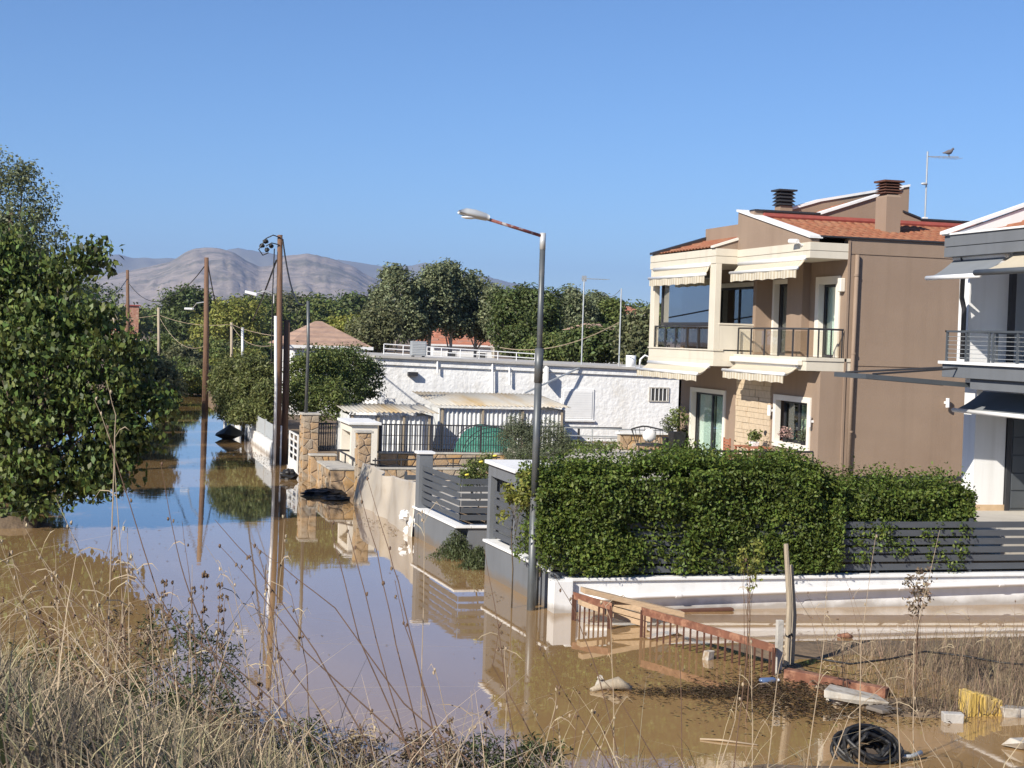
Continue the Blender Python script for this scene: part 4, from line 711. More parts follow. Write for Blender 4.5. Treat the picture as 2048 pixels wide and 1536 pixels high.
# roof clutter
R = thing('roof_railing', 'low white tubular railing on the flat roof of the white building', 'railing', (x0, 66, 3.9)); a = Yp(768, 688, 67); b_ = Yp(1070, 708, 67)
for dz in (0, -.2, -.4): MB().tube([a+[0, 0, dz], b_+np.array([0, 0, dz])], .022, 5).build('rail', 'white_plastic', R)
for t_ in np.linspace(0, 1, 9): v = lerp(a, b_, t_); MB().tube([v, (v[0], v[1], zf(v[0]))], .022, 5).build('post', 'white_plastic', R)
def ac_unit(px, py, ydep, label, m='galv'):
    c = Yp(px, py, ydep); t = thing('ac_unit', label, 'ac unit', (c[0], ydep, zf(c[0])+.05)); z = zf(c[0])+.05; MB().box(c[0]-.32, c[0]+.32, ydep, ydep+.35, z+.05, z+.65).build('casing', m, t, bev=.02)
    for k in range(7): MB().box(c[0]-.27, c[0]+.27, ydep-.015, ydep, z+.12+k*.07, z+.155+k*.07).build('grille_slat', 'lamp_grey', t)
    for s_ in (-.22, .22): MB().box(c[0]+s_-.03, c[0]+s_+.03, ydep, ydep+.35, z-.02, z+.05).build('foot', 'dark_metal', t)
ac_unit(838, 706, 62.6, 'grey air conditioner on the roof edge near the white railing'); 
c = Yp(1262, 714, 63); t = thing('water_heater', 'white upright water tank on the roof beside the brown house', 'tank', (c[0], 63, zf(c[0]))); MB().tube([(c[0], 63, zf(c[0])+.05), (c[0], 63, zf(c[0])+.55)], .22, 16).build('tank', 'white_plastic', t, smooth=True); MB().box(c[0]-.32, c[0]+.32, 62.75, 63.25, zf(c[0]), zf(c[0])+.06).build('stand', 'white_plastic', t)
mb = MB(); c = Yp(1290, 705, 63); mb.tube([(c[0]-.25, 63, zf(c[0])), (c[0]-.2, 63, zf(c[0])+.4), (c[0], 63, zf(c[0])+.58), (c[0]+.25, 63, zf(c[0])+.5), (c[0]+.35, 63, zf(c[0]))], .04, 8); tag(mb.build('roof_pipe', 'white_plastic', smooth=True), 'bent white pipe arching on the roof beside the water tank', 'pipe')
def mast(px, yt, yb2, dep, label, arm=None):
    c = Yp(px, yb2, dep); tp = Yp(px+4, yt, dep); t = thing('antenna', label, 'antenna', (c[0], dep, zf(c[0]))); MB().tube([(c[0], dep, zf(c[0])-.05), (c[0], dep, tp[2])], .03, 6).build('mast', 'galv', t)
    if arm:
        bq = Yp(px+arm, yt+3, dep); bo = MB().tube([(c[0]-.1, dep, tp[2]-.03), (bq[0], dep, bq[2])], .015, 5).build('boom', 'galv', t)
        for f in np.linspace(0, 1, 9): xx = lerp(c[0]-.05, bq[0], f); MB().tube([(xx, dep-.3, tp[2]-.02), (xx, dep+.3, tp[2]-.02)], .008, 4).build('element', 'galv', bo)
        MB().box(c[0]-.1, c[0]+.1, dep-.02, dep+.02, tp[2]-.15, tp[2]+.1).build('reflector', 'galv', t)
    return t
mast(1163, 556, 722, 63.5, 'television antenna with a long boom on the white building roof', 52); mast(1238, 577, 722, 63.2, 'plain thin mast on the white building roof', None)
# sheds with corrugated tin
def corr(p00, p10, p01, wl=.16, amp=.022):
    p00, p10, p01 = (np.array(p, float) for p in (p00, p10, p01)); e = p10-p00; s_ = p01-p00; n = np.cross(e, s_); n /= np.linalg.norm(n); nu = int(np.linalg.norm(e)/wl)
    U = np.linspace(0, 1, nu*6+1); V = np.array([p00+e*U[:, None]+s_*v+n*(amp*np.sin(2*math.pi*nu*U))[:, None] for v in (0, .5, 1)]); r, c, _ = V.shape; I = np.arange(r*c).reshape(r, c)
    return V.reshape(-1, 3), np.stack([I[:-1, :-1], I[:-1, 1:], I[1:, 1:], I[1:, :-1]], -1).reshape(-1, 4)
def shed(label, pxl, pxr, y_eave, y_top, dep, back, wall_bot, roofm, shift=45, wallm='tin_white'):
    a = Yp(pxl, y_eave, dep); b_ = Yp(pxr, y_eave+(pxr-pxl)*.018, dep); c = Yp(pxl-shift, y_top, dep+back); t = thing('tin_shed', label, 'shed', (a[0], dep, .45)); V, Q = corr(a, b_, a+np.array([0, back, c[2]-a[2]])); o = npmesh('roof', V, Q, roofm, t, smooth=True); o.modifiers.new('thick', 'SOLIDIFY').thickness = .012
    zb = min(a[2], b_[2])-.12; V, Q = corr((a[0]+.15, dep+.25, .45), (b_[0]-.15, dep+.25, .45), (a[0]+.15, dep+.25, zb), .17, .03); npmesh('front_wall', V, Q, wallm, t, smooth=True)
    MB().box(a[0]+.15, a[0]+.2, dep+.26, dep+back-.1, .45, zb).build('side_wall', wallm, t); MB().box(b_[0]-.2, b_[0]-.15, dep+.26, dep+back-.1, .45, zb).build('side_wall', wallm, t)
    for xx in np.linspace(a[0]+.3, b_[0]-.3, 4): MB().box(xx-.04, xx+.04, dep+.16, dep+.21, .45, zb).build('post', 'wood_grey', t)
    return t
shed('long tin shed with a pale rusty corrugated roof against the white building', 872, 1142, 810, 783, 56.5, 4.6, .45, 'tin')
shed('small low tin shed with a yellow stained roof beside the shrubs', 690, 878, 823, 806, 53.2, 3.0, .45, 'tin', 15)
# green net dome
c = Yp(985, 900, 48.6); mb = MB(); zc = Yp(985, 900, 48.6)[2]
mb.grid(lambda u, v: (c[0]+1.08*math.cos(math.pi*u)*(1-.10*abs(2*v-1)**3)+.02*math.sin(v*30+u*9), 48.6+1.3*v-.55*math.sin(math.pi*v)*0-.5*math.sin(math.pi*u)*(1-v)**3, .5+(zc+.74-.5)*math.sin(math.pi*u)**.75*min(1,(.02+v*3.2)**.5)+.02*math.sin(u*40+v*11)), 44, 24)
t = thing('net_tunnel', 'green shade net over a hooped frame behind the bar fence', 'net', (c[0], 48.6, .5)); mb.build('net', 'net_green', t, smooth=True)
for yy in (48.58, 49.4, 50.2): MB().tube([(c[0]+1.07*math.cos(math.pi*u), yy, .5+(zc+.74-.5)*math.sin(math.pi*u)**.8) for u in np.linspace(0, 1, 16)], .015, 5).build('hoop', 'dark_metal', t)
# ---- terrace furniture
SP = thing('stone_screen', 'stone clad barbecue screen wall with a white ledge on the terrace', 'wall', (16, 46.4, 1.28)); a = Yp(1240, 868, 46.4); b_ = Yp(1338, 868, 46.4)
MB().box(a[0], b_[0], 46.4, 46.65, 1.28, a[2]).build('core', 'mortar', SP); stone_face(SP, lambda u, v: (a[0]+u, 46.4, 1.28+v), b_[0]-a[0], a[2]-1.28, .3, (0, -1, 0), mats=('stone_ochre', 'stone')); MB().box(a[0]-.05, b_[0]+.05, 46.3, 46.7, a[2], a[2]+.06).build('ledge', 'white_paint', SP)
c = Zp(1300, 918, 1.28); CH = thing('garden_chair', 'round wire garden chair with a white cushion on the terrace', 'chair', c); ring = [(c[0]+.42*math.cos(u), c[1]+.42*math.sin(u), c[2]+.42) for u in np.linspace(0, 2*math.pi, 20)]
MB().tube(ring, .025, 6).build('seat_ring', 'dark_metal', CH)
for i, u in enumerate(np.linspace(.1, math.pi-.1, 9)): MB().tube([(c[0]+.42*math.cos(u), c[1]+.42*math.sin(u), c[2]+.42), (c[0]+.5*math.cos(u), c[1]+.3+.25*math.sin(u), c[2]+.95-.1*abs(math.cos(u)))], .01, 5).build('back_wire', 'dark_metal', CH)
MB().tube([(c[0]+.5*math.cos(u), c[1]+.3+.25*math.sin(u), c[2]+.95-.1*abs(math.cos(u))) for u in np.linspace(.1, math.pi-.1, 12)], .025, 6).build('back_rim', 'dark_metal', CH)
for u in (.8, 2.3, 4, 5.4): MB().tube([(c[0]+.4*math.cos(u), c[1]+.4*math.sin(u), c[2]+.42), (c[0]+.35*math.cos(u), c[1]+.35*math.sin(u), c[2])], .018, 6).build('leg', 'dark_metal', CH)
MB().ball((c[0]+.05, c[1]+.25, c[2]+.68), (.22, .1, .2), 10, 6).build('cushion', 'white_plastic', CH, smooth=True); MB().ball((c[0], c[1], c[2]+.43), (.4, .4, .06), 14, 6).build('seat_pad', 'black', CH, smooth=True)
def planter(px, label, h, wd, py=905, plant='leaf_dark', ph=.5, potm='black', z=1.28, depy=44.6):
    c = Yp(px, py, depy); t = thing('planter', label, 'planter', (c[0], depy, z)); MB().hexa([(c[0]-wd*.8, depy-wd*.8, z), (c[0]+wd*.8, depy-wd*.8, z), (c[0]+wd*.8, depy+wd*.8, z), (c[0]-wd*.8, depy+wd*.8, z), (c[0]-wd, depy-wd, z+h), (c[0]+wd, depy-wd, z+h), (c[0]+wd, depy+wd, z+h), (c[0]-wd, depy+wd, z+h)]).build('pot', potm, t, bev=.02)
    P, O, C = clumps([((c[0], depy, z+h+ph), (ph*.6, ph*.6, ph*.6))], 26, 14, .12); leaves('foliage', P, O, .09, MATS[plant], t, .5); MB().tube([(c[0], depy, z+h), (c[0], depy, z+h+ph)], .02, 5).build('stem', 'bark', t)
planter(1353, 'tall black square planter with a small tree by the sliding door', .72, .22, 905, 'leaf_mid', .45); planter(1336, 'low black pot with a pale grey plant beside the square planter', .5, .16, 905, 'leaf_grey', .4, depy=45.3)
planter(1368, 'small dark pot with dusky foliage next to the sliding door', .3, .12, 905, 'leaf_dark', .3, depy=44.9)
def folding_chair(px, label, face=1):
    c = Yp(px, 912, 38.6); t = thing('wooden_chair', label, 'chair', (c[0], 38.6, 1.28)); x, y, z = c[0], 38.6, 1.28
    for k in range(5): MB().box(x-.22, x+.22, y-.2+.085*k, y-.13+.085*k, z+.43, z+.455).build('seat_slat', 'terracotta', t)
    for k in range(5): MB().box(x-.22*face-.025, x-.22*face+.025, y-.2, y+.2, z+.53+.08*k, z+.59+.08*k).build('back_slat', 'terracotta', t)
    for sx in (-.22, .22):
        for sy in (-.2, .2): MB().box(x+sx-.02, x+sx+.02, y+sy-.02, y+sy+.02, z, z+(.95 if sx*face < 0 else .43)).build('leg', 'terracotta', t)
folding_chair(1468, 'reddish wooden chair at the terrace table, left of the table', 1); folding_chair(1540, 'reddish wooden chair at the terrace table, on the window side', -1)
c = Yp(1505, 905, 38.6); TB = thing('garden_table', 'reddish wooden terrace table carrying a small plant', 'table', (c[0], 38.6, 1.28))
for k in range(6): MB().box(c[0]-.35+.12*k, c[0]-.25+.12*k, 38.1, 39.1, 1.98, 2.01).build('slat', 'terracotta', TB)
for sx in (-.3, .3):
    for sy in (-.45, .45): MB().box(c[0]+sx-.025, c[0]+sx+.025, 38.6+sy-.025, 38.6+sy+.025, 1.28, 1.98).build('leg', 'terracotta', TB)
planter(1508, 'small white pot plant on the terrace table', .13, .12, 890, 'leaf_mid', .16, 'white_plastic', 2.01, 38.6)
for px, mt, lb in ((1568, 'flower', 'dusty pink potted flowers on the ground floor window sill'), (1605, 'leaf_grey', 'grey green potted plant on the ground floor window sill')):
    c = Xp(px, 885, XG-.02); t = thing('pot_plant', lb, 'plant', (XG+.02, c[1], 2.2)); MB().tube([(XG+.02, c[1], 2.19), (XG+.02, c[1], 2.32)], [.07, .09], 10).build('pot', 'black', t); P, O, C = clumps([((XG, c[1], 2.45), (.15, .22, .15))], 20, 14, .08); leaves('foliage', P, O, .06, MATS[mt], t)
# ================================================================== POLES, CABLES
def pole(name, label, px, ytop, base, r0, r1, m='wood_pole', cat='utility pole', lean=0):
    b = np.array(base); tp = Yp(px, ytop, b[1]); t = thing(name, label, cat, (b[0], b[1], max(b[2], 0))); MB().tube([(b[0], b[1], b[2]-.9), (b[0]*.5+tp[0]*.5+.03, b[1], (tp[2]+b[2])/2), (tp[0], b[1], tp[2])], [r0, (r0+r1)/2, r1], 12).build('shaft', m, t, smooth=True); return t, tp
P1, t1 = pole('utility_pole', 'tall brown wooden utility pole with a black cable knot, beside the white gate', 560, 470, Zp(553, 926), .16, .09)
for k, (dx, dz) in enumerate(((-.5, -.25), (-.62, -.4), (-.45, -.55), (-.3, -.4))): MB().ball(t1+np.array([dx, 0, dz]), (.10, .08, .08), 8, 5, .2).build('connector', 'black', P1)
for pts in (((0, -.1), (-.25, -.02), (-.5, -.15), (-.62, -.35)), ((-.05, -.35), (-.3, -.3), (-.5, -.42)), ((-.62, -.35), (-.75, -.55), (-.6, -.75), (-.4, -.65)), ((-.2, -.5), (-.22, -2), (-.2, -4.5))): MB().tube([t1+np.array([a, -.12, c]) for a, c in pts], .022, 5).build('cable_loop', 'black', P1)
b2 = Zp(573, 930)+np.array([0, 1.0, 0]); pole('utility_pole', 'shorter brown wooden pole close behind the tall pole with the cable knot', 574, 640, b2, .13, .11)
b3 = Zp(549, 930)+np.array([-.02, -.15, 0]); P3, t3 = pole('conduit_pole', 'slim white pipe standing tight beside the tall wooden utility pole', 551, 632, b3, .05, .05, 'white_plastic', 'pole')
c0 = t1+np.array([-.1, 0, -2.0]); L0 = Yp(490, 585, t1[1]); LA = thing('pole_lamp', 'white street lamp head on a curved arm fixed to the tall wooden pole', 'street lamp', (c0[0], c0[1], c0[2]))
s_ = Yp(548, 590, t1[1]); e_ = Yp(514, 586, t1[1]); MB().tube([s_+[0, 0, -.3], s_, s_*.5+e_*.5+np.array([0, 0, .1]), e_], .025, 6).build('arm', 'lamp_grey', LA); MB().hexa([tuple(L0+np.array(d)) for d in ((0, -.1, -.03), (.42, -.1, -.13), (.42, .1, -.13), (0, .1, -.03), (0, -.06, .08), (.42, -.08, 0), (.42, .08, 0), (0, .06, .08))]).build('lamp_head', 'white_plastic', LA, bev=.03)
P2, t2 = pole('utility_pole', 'brown wooden utility pole standing in open water along the street', 413, 515, Zp(410, 822), .19, .12)
b4 = Dp(256, 715, 125); P4, t4 = pole('utility_pole', 'distant brown utility pole rising behind the big leafy tree', 255, 540, (b4[0], b4[1], .3), .18, .12)
b5 = Yp(612, 822, 50.3); GP, t5 = pole('lamp_pole', 'slim grey green metal pole rising behind the tall stone pillar', 616, 602, (b5[0], 50.3, b5[2]+.8), .055, .05, 'post_grey', 'pole')
for i, (px, yt, yb2, dep, lb) in enumerate(((317, 615, 735, 112, 'thin pale wooden post carrying garden cables near the far shore'), (463, 645, 712, 106, 'crooked brown post carrying cables beside the yellow green tree'), (485, 655, 708, 104, 'thin white post beside the crooked brown post'), (227, 620, 690, 120, 'thin brown leaning post in front of the low red roofed house'), (190, 632, 690, 122, 'short brown post left of the leaning post'))):
    b = Dp(px, yb2, dep); b[2] = max(b[2], .2); pole('wooden_post', lb, px, yt, (b[0], b[1], min(b[2], 1.0)), .11, .09, 'wood_grey' if i != 2 else 'lamp_grey', 'post')
def cable(label, a, b, sag, r=.02, m='black'):
    a, b = np.array(a), np.array(b); mb = MB().tube([a+(b-a)*u+np.array([0, 0, -4*sag*u*(1-u)]) for u in np.linspace(0, 1, 18)], r, 4); return tag(mb.build('cable', m), label, 'cable')
cable('thick black cable sloping down from the cable knot pole toward the far trees', t1+np.array([-.1, 0, -.9]), Dp(505, 640, 80), .1, .035); cable('black cable looping from the tall wooden pole to the slim grey green pole', t1+np.array([.1, 0, -.15]), t5, .9, .028)
cable('black cable from the open water pole down left behind the dark tree', t2+np.array([-.1, 0, -.5]), Dp(345, 590, 120), .3, .035); cable('black cable from the open water pole down to the right', t2+np.array([.1, 0, -.4]), Dp(432, 610, 92), .1, .03)
cable('dark cable from the distant pole toward the dark green tree', t4+np.array([0, 0, -.9]), Dp(345, 590, 121), 1.0, .035); cable('dark cable from the distant pole into the big leafy tree', t4+np.array([0, 0, -.7]), Dp(215, 600, 110), .2, .035)
pt = {k: Dp(k[0], k[1], d) for k, d in (((317, 625), 112), ((463, 652), 106), ((230, 628), 120), ((550, 670), 56), ((130, 640), 118), ((410, 690), 108), ((600, 720), 70))}
def pc(lb, a, b, sag, da, db): cable(lb, Dp(*a, da), Dp(*b, db), sag, .015, 'stalk_pale')
pc('pale green garden cable between the thin pale post and the crooked post', (318, 630), (463, 648), .35, 112, 106); pc('pale sagging cable loop hanging from the thin pale post', (318, 633), (413, 690), 1.0, 112, 107)
pc('pale cable from the crooked post toward the tall wooden pole', (463, 648), (550, 672), .1, 106, 56); pc('second pale cable below it from the crooked post toward the tall pole', (465, 652), (550, 690), .5, 106, 58); pc('pale cable running left from the thin pale post', (318, 630), (130, 640), .2, 112, 118); pc('pale cable from the leaning post down to the red roof', (230, 628), (256, 668), .15, 120, 118)
cable('thin sagging cable crossing the dark tree toward the plain roof mast', Dp(1000, 695, 75), Dp(1238, 645, 64), .5, .018, 'stalk_pale'); cable('thin cable from the plain roof mast top to the antenna', Yp(1240, 580, 63.2), Yp(1165, 600, 63.5)+np.array([.9, 0, .3]), .2, .012)
for i, (px, py, dep, lb) in enumerate(((372, 617, 100, 'small white street lamp head in front of the yellow green tree'),)):
    c = Dp(px, py, dep); t = thing('street_lamp', lb, 'street lamp', (c[0], c[1], c[2])); MB().box(c[0]-.1, c[0]+.5, c[1]-.1, c[1]+.1, c[2]-.08, c[2]+.06).build('lamp_head', 'white_plastic', t, bev=.03); e_ = Dp(410, 604, 88.0); MB().tube([c+[.4, 0, 0], c*.4+e_*.6+np.array([0, 0, .1]), e_], .03, 5).build('arm', 'lamp_grey', t)
# ================================================================== STREET SIDE: white wall, gates, flotsam
SW = thing('street_wall', 'low white street wall with grey mesh panels below the oleander', 'wall', (6.5, 60, 0)); ya, yb_ = 57.5, 79.0
f0, f1 = np.array([6.42, ya]), np.array([6.30, yb_])
MB().hexa([(6.45, ya, -.8), (6.7, ya, -.8), (6.62, yb_, -.8), (6.38, yb_, -.8), (6.45, ya, .55), (6.7, ya, .55), (6.62, yb_, .55), (6.38, yb_, .55)]).build('wall_body', 'white_paint', SW)
for k in range(7):
    y0_ = ya+k*3.05; MB().box(6.48, 6.56, y0_, y0_+.1, .55, 1.25).build('post', 'lamp_grey', SW); MB().box(6.51, 6.53, y0_+.1, y0_+3.0, .62, 1.2).build('mesh_panel', mat('mesh_grey', (.42, .45, .47), .6, .1, 4), SW)
def white_gate(label, xa, ya, wd, zlo, zhi, n=3):
    t = thing('white_gate', label, 'gate', (xa, ya, 0)); MB().box(xa, xa+.05, ya, ya+.06, -.5, zhi).build('post', 'white_plastic', t); MB().box(xa, xa+.05, ya+wd-.06, ya+wd, -.5, zhi).build('post', 'white_plastic', t)
    for k in range(n+1): zz = lerp(zlo, zhi-.05, k/n); MB().box(xa+.003, xa+.047, ya+.06, ya+wd-.06, zz, zz+.05).build('rail', 'white_plastic', t)
    MB().box(xa+.003, xa+.047, ya+wd/2-.025, ya+wd/2+.025, zlo+.05, zhi-.05).build('stile', 'white_plastic', t); MB().box(xa+.01, xa+.04, ya+.06, ya+wd-.06, -.4, zlo).build('panel', 'white_plastic', t)
white_gate('white tubular gate left of the tall wooden pole', 6.45, 54.9, 2.4, .55, 1.35); white_gate('white tubular gate right of the tall wooden pole, half submerged', 6.55, 51.0, 2.3, .35, 1.30, 4)
c = Zp(459, 878); mb = MB()
for u in range(8): pass
rim = [(c[0]+.62*math.cos(a), c[1]+.9*math.sin(a), .22+.07*math.cos(3*a)) for a in np.linspace(0, 2*math.pi, 13)[:-1]]; mb.add(rim+[(c[0], c[1], .62), (c[0]-.1, c[1], -.1)], [(i, (i+1) % 12, 12) for i in range(12)]+[((i+1) % 12, i, 13) for i in range(12)])
t = thing('umbrella', 'upturned black umbrella canopy floating by the white street wall', 'umbrella', c); mb.build('canopy', 'black', t); MB().tube([(c[0], c[1], .6), (c[0]-.25, c[1]-.1, -.3)], .012, 5).build('shaft', 'dark_metal', t)
def bag(label, px, py, r, z=0.0, m='black', lift=0.0):
    c = Zp(px, py, z); mb = MB(); mb.ball((c[0], c[1], z+lift+r[2]*.3), r, 18, 12, .22); o_ = mb.build('rubbish_bag', m); tag(o_, label, 'bag')
bag('black rubbish bag caught at the foot of the tall wooden pole', 577, 958, (.28, .25, .2), 0, 'black', .05); bag('long black rubbish bag floating against the ochre stone wall', 648, 990, (.6, .4, .14)); bag('small dark rubbish bag floating near the stone ramp wall', 672, 1000, (.4, .25, .10))
# ================================================================== BACKGROUND HOUSES
def hip_house(label, pxl, pxr, ye, yr, dep, zb, wallm, roofm, ridge=.25, depth=7.0, zc=None):
    a = Yp(pxl, ye, dep); b = Yp(pxr, ye+(pxr-pxl)*.03, dep); pk = Yp((pxl+pxr)/2, yr, dep+depth/2); x0, x1, ze, zr = a[0], b[0], a[2], pk[2]; t = thing('house', label, 'house', (x0, dep, zb)); o = .35
    MB().box(x0+o, x1-o, dep+o, dep+depth-o, zb, ze).build('wall', wallm, t); r = (x1-x0)*ridge*.5; xm = (x0+x1)/2; ym = dep+depth/2
    R = MB().add([(x0, dep, ze), (x1, dep, ze), (x1, dep+depth, ze), (x0, dep+depth, ze), (xm-r, ym, zr), (xm+r, ym, zr)], [(0, 1, 5, 4), (1, 2, 5), (2, 3, 4, 5), (3, 0, 4), (3, 2, 1, 0)]).build('roof', roofm, t)
    MB().box(x0-.02, x1+.02, dep-.02, dep+.02, ze-.14, ze+.02).build('eave', 'white_paint', R); 
    for f in (.25, .68):
        xx = lerp(x0, x1, f); w_ = MB().box(xx, xx+.9, dep+o-.04, dep+o, ze-1.75, ze-.6).build('window', 'white_plastic', t); MB().box(xx+.08, xx+.82, dep+o-.05, dep+o-.041, ze-1.67, ze-.68).build('pane', 'room_dark', w_)
    return t
def wavy(name, col, col2):
    m = mat(name, col, .9, .15, 3, col2=col2, c2scale=1.2); N = m.node_tree.nodes; L = m.node_tree.links; wv = N.new('ShaderNodeTexWave'); wv.inputs['Scale'].default_value = 1.3; wv.bands_direction = 'Z'; tc = N.new('ShaderNodeTexCoord'); L.new(tc.outputs['Object'], wv.inputs[0]); bp = N.new('ShaderNodeBump'); bp.inputs['Strength'].default_value = .8; bp.inputs['Distance'].default_value = .08; L.new(wv.outputs[1], bp.inputs['Height']); L.new(bp.outputs[0], N['Principled BSDF'].inputs['Normal'])
wavy('far_tile_brown', (.38, .25, .18), (.30, .19, .14)); wavy('far_tile_red', (.42, .16, .09), (.36, .22, .16))
hip_house('cream house with a brown hipped tile roof behind the shrubs', 574, 746, 690, 643, 78, .4, 'white_paint', 'far_tile_brown', .08, 9)
hip_house('distant low house with a red tiled roof behind the big leafy tree', 160, 285, 676, 655, 200, .4, 'white_paint', 'far_tile_red', .5, 8)
hip_house('distant white house with a red roof between the pale poplar trunks', 860, 1000, 688, 658, 134, .4, 'white_paint', 'far_tile_red', .5, 8)
hip_house('distant house with a red roof beside the plain roof mast', 1225, 1300, 628, 612, 125, .4, 'cream', 'far_tile_red', .6, 8)
hip_house('small tan roofed house half hidden behind the television antenna', 1180, 1245, 660, 648, 92, .4, 'white_paint', 'far_tile_brown', .5, 6)
c = Yp(267, 612, 330); t = thing('brick_tower', 'narrow red brick tower with a flat cap far beyond the water', 'tower', (c[0], 330, .3)); MB().box(c[0]-1.4, c[0]+1.1, 330, 332.5, .2, c[2]).build('shaft', mat('brick_far', (.36, .18, .12), .9, .15, 3, col2=(.45, .3, .22), c2scale=2), t); MB().box(c[0]-1.7, c[0]+1.4, 329.7, 332.8, c[2], c[2]+.25).build('cap', 'ridge_red', t)
# ================================================================== TREES
def T(label, ells, nc, per, cr, leaf, m, base_px=None, dep=None, z=.2, tr=.16, **kw):
    c = np.mean([e[0] for e in ells], axis=0); base = (c[0], c[1], z) if base_px is None else (lambda p: (p[0], p[1], z))(Dp(base_px[0], base_px[1], dep)); return tree(kw.pop('name', 'tree'), label, base, ells, nc, per, cr, leaf, m, tr, **kw)
bp0 = Zp(60, 1055); d0 = 36.3
tree('mulberry_tree', 'large dark leafy tree overhanging the flood water with drooping branches', (bp0[0], bp0[1], .1), [E(45, 575, d0+1, 70, 95), E(95, 520, d0+.5, 30, 30), E(-10, 500, d0+1, 55, 65), E(120, 645, d0, 75, 65), E(195, 630, d0, 40, 24), E(130, 550, d0, 26, 26), E(60, 760, d0, 150, 150), E(215, 745, d0, 105, 95), E(130, 870, d0, 150, 95), E(15, 650, d0+.6, 120, 160), E(248, 835, d0, 75, 75), E(200, 925, d0, 75, 50), E(80, 945, d0, 80, 45), E(-90, 750, d0+.6, 160, 220), E(-130, 620, d0+1.5, 150, 180), E(165, 520, d0, 25, 30), E(120, 950, d0-.3, 110, 38), E(30, 960, d0-.2, 70, 45), E(210, 965, d0, 45, 25), E(285, 880, d0, 35, 40), E(300, 770, d0, 30, 50), E(60, 1000, d0-.4, 65, 28), E(185, 525, d0, 16, 14), E(240, 690, d0, 20, 22), E(318, 815, d0, 16, 30), E(262, 905, d0, 30, 30), E(150, 985, d0-.2, 40, 14)], 560, 72, .42, .16, 'leaf_mulberry', .15, cat='tree', aspect=.6, droop=1.1, fill=.4, limbs=40)
T('tall silvery green poplar rising behind the large dark leafy tree', [E(5, 420, 47, 70, 110), E(62, 400, 47, 38, 75), E(0, 330, 47, 22, 50), E(55, 345, 47, 15, 35), E(-70, 430, 47, 80, 130), E(90, 470, 47, 40, 60), E(20, 560, 47, 100, 110)], 260, 60, .42, .12, 'leaf_poplar', (0, 900), 47, .1, .2, name='poplar_tree')
# left bank behind the big tree (they throw the second shadow band)
for i, (x, y, h, r, lb) in enumerate(((-5.5, 54, 8.5, 2.8, 'rounded dark tree on the left bank hidden behind the large leafy tree'), (-5.2, 61, 9.5, 3.2, 'broad dark tree on the left bank, behind the rounded one'), (-4.6, 69, 9.5, 3.2, 'leafy tree on the left bank across from the white street wall'), (-9, 44, 7, 3.0, 'wide tree on the left bank beside the large leafy tree'), (-4.2, 78, 9.0, 3.0, 'tall tree on the left bank near the bend of the far shore'))):
    tree('bank_tree', lb, (x, y, .3), [((x, y, h*.62), (r, r, h*.36)), ((x+.8, y-.6, h*.5), (r*.7, r*.7, h*.3)), ((x-.8, y+.8, h*.75), (r*.6, r*.6, h*.25))], 260, 64, .55, .24, 'leaf_dark', .16)
for i, (px, py, dep, rx, ry, m, lb) in enumerate(((300, 755, 72, 48, 48, 'leaf_olive', 'grey green bush at the water edge beyond the large leafy tree'), (350, 748, 104, 42, 16, 'leaf_mid', 'bright green vine covered bush on the far shore'), (325, 770, 84, 30, 25, 'leaf_olive', 'low olive bush at the bend of the far shore'), (392, 768, 108, 58, 22, 'leaf_yellow', 'low yellow green reeds on the far shore'), (268, 715, 90, 35, 30, 'leaf_dark', 'dark bush behind the grey green water edge bush'))):
    e = E(px, py, dep, rx, ry); T(lb, [e, (e[0]+np.array([.5, 1, -.2]), tuple(np.array(e[1])*.8))], 140, 56, .35, .2, m, z=.05, tr=.05, name='bush', cat='bush', stem='stems')
# far row
far = [((180, 640, 280, 75, 75), (150, 600, 280, 50, 40), 'leaf_dark', .16, 'dark rounded tree left of the distant brown pole'), ((385, 640, 300, 70, 65), (370, 605, 300, 50, 30), 'leaf_dark', .18, 'dark green tree behind the thin pale post'),
       ((455, 665, 250, 72, 62), (470, 630, 250, 55, 32), 'leaf_yellow', .16, 'yellow green willowy tree behind the open water pole'), ((520, 645, 310, 55, 50), (500, 625, 310, 40, 30), 'leaf_mid', .2, 'green tree just left of the tall wooden pole top'),
       ((575, 650, 330, 45, 55), (560, 620, 330, 35, 30), 'leaf_olive', .2, 'olive green tree behind the short wooden pole'), ((645, 645, 330, 58, 48), (630, 620, 330, 40, 25), 'leaf_mid', .2, 'green tree behind the cream house roof'),
       ((705, 640, 340, 50, 50), (715, 612, 340, 28, 20), 'leaf_dark', .2, 'dark green tree right of the cream house roof'), ((700, 665, 125, 42, 28), (680, 660, 125, 25, 18), 'leaf_yellow', .16, 'bright green low tree above the cream house eave'),
       ((745, 660, 110, 42, 40), (770, 640, 110, 30, 30), 'leaf_olive', .15, 'small olive tree at the left of the poplar group')]
for e1, e2, m, lf, lb in far: T(lb, [E(*e1), E(*e2), E(e1[0]+e1[3]*.45, e1[1]+e1[4]*.2, e1[2], e1[3]*.6, e1[4]*.7)], 190, 52, .0056*e1[2], lf*.0135*e1[2], m, tr=.2)
pop = [((795, 600, 118, 45, 68), (785, 555, 118, 25, 28), (820, 640, 118, 40, 40), 'leafy poplar with pale trunk at the left of the poplar group'), ((862, 600, 120, 40, 66), (870, 560, 120, 26, 32), (840, 640, 120, 35, 40), 'tall poplar in the middle of the poplar group'),
       ((905, 595, 122, 38, 66), (895, 550, 122, 25, 25), (915, 640, 122, 35, 40), 'tallest poplar in the poplar group above the white railing'), ((958, 615, 124, 34, 62), (940, 565, 124, 16, 24), (970, 640, 124, 34, 40), 'slender poplar right of the tallest one'), ((990, 630, 122, 28, 48), (985, 595, 122, 12, 22), (1000, 650, 122, 26, 34), 'short poplar beside the dark round tree')]
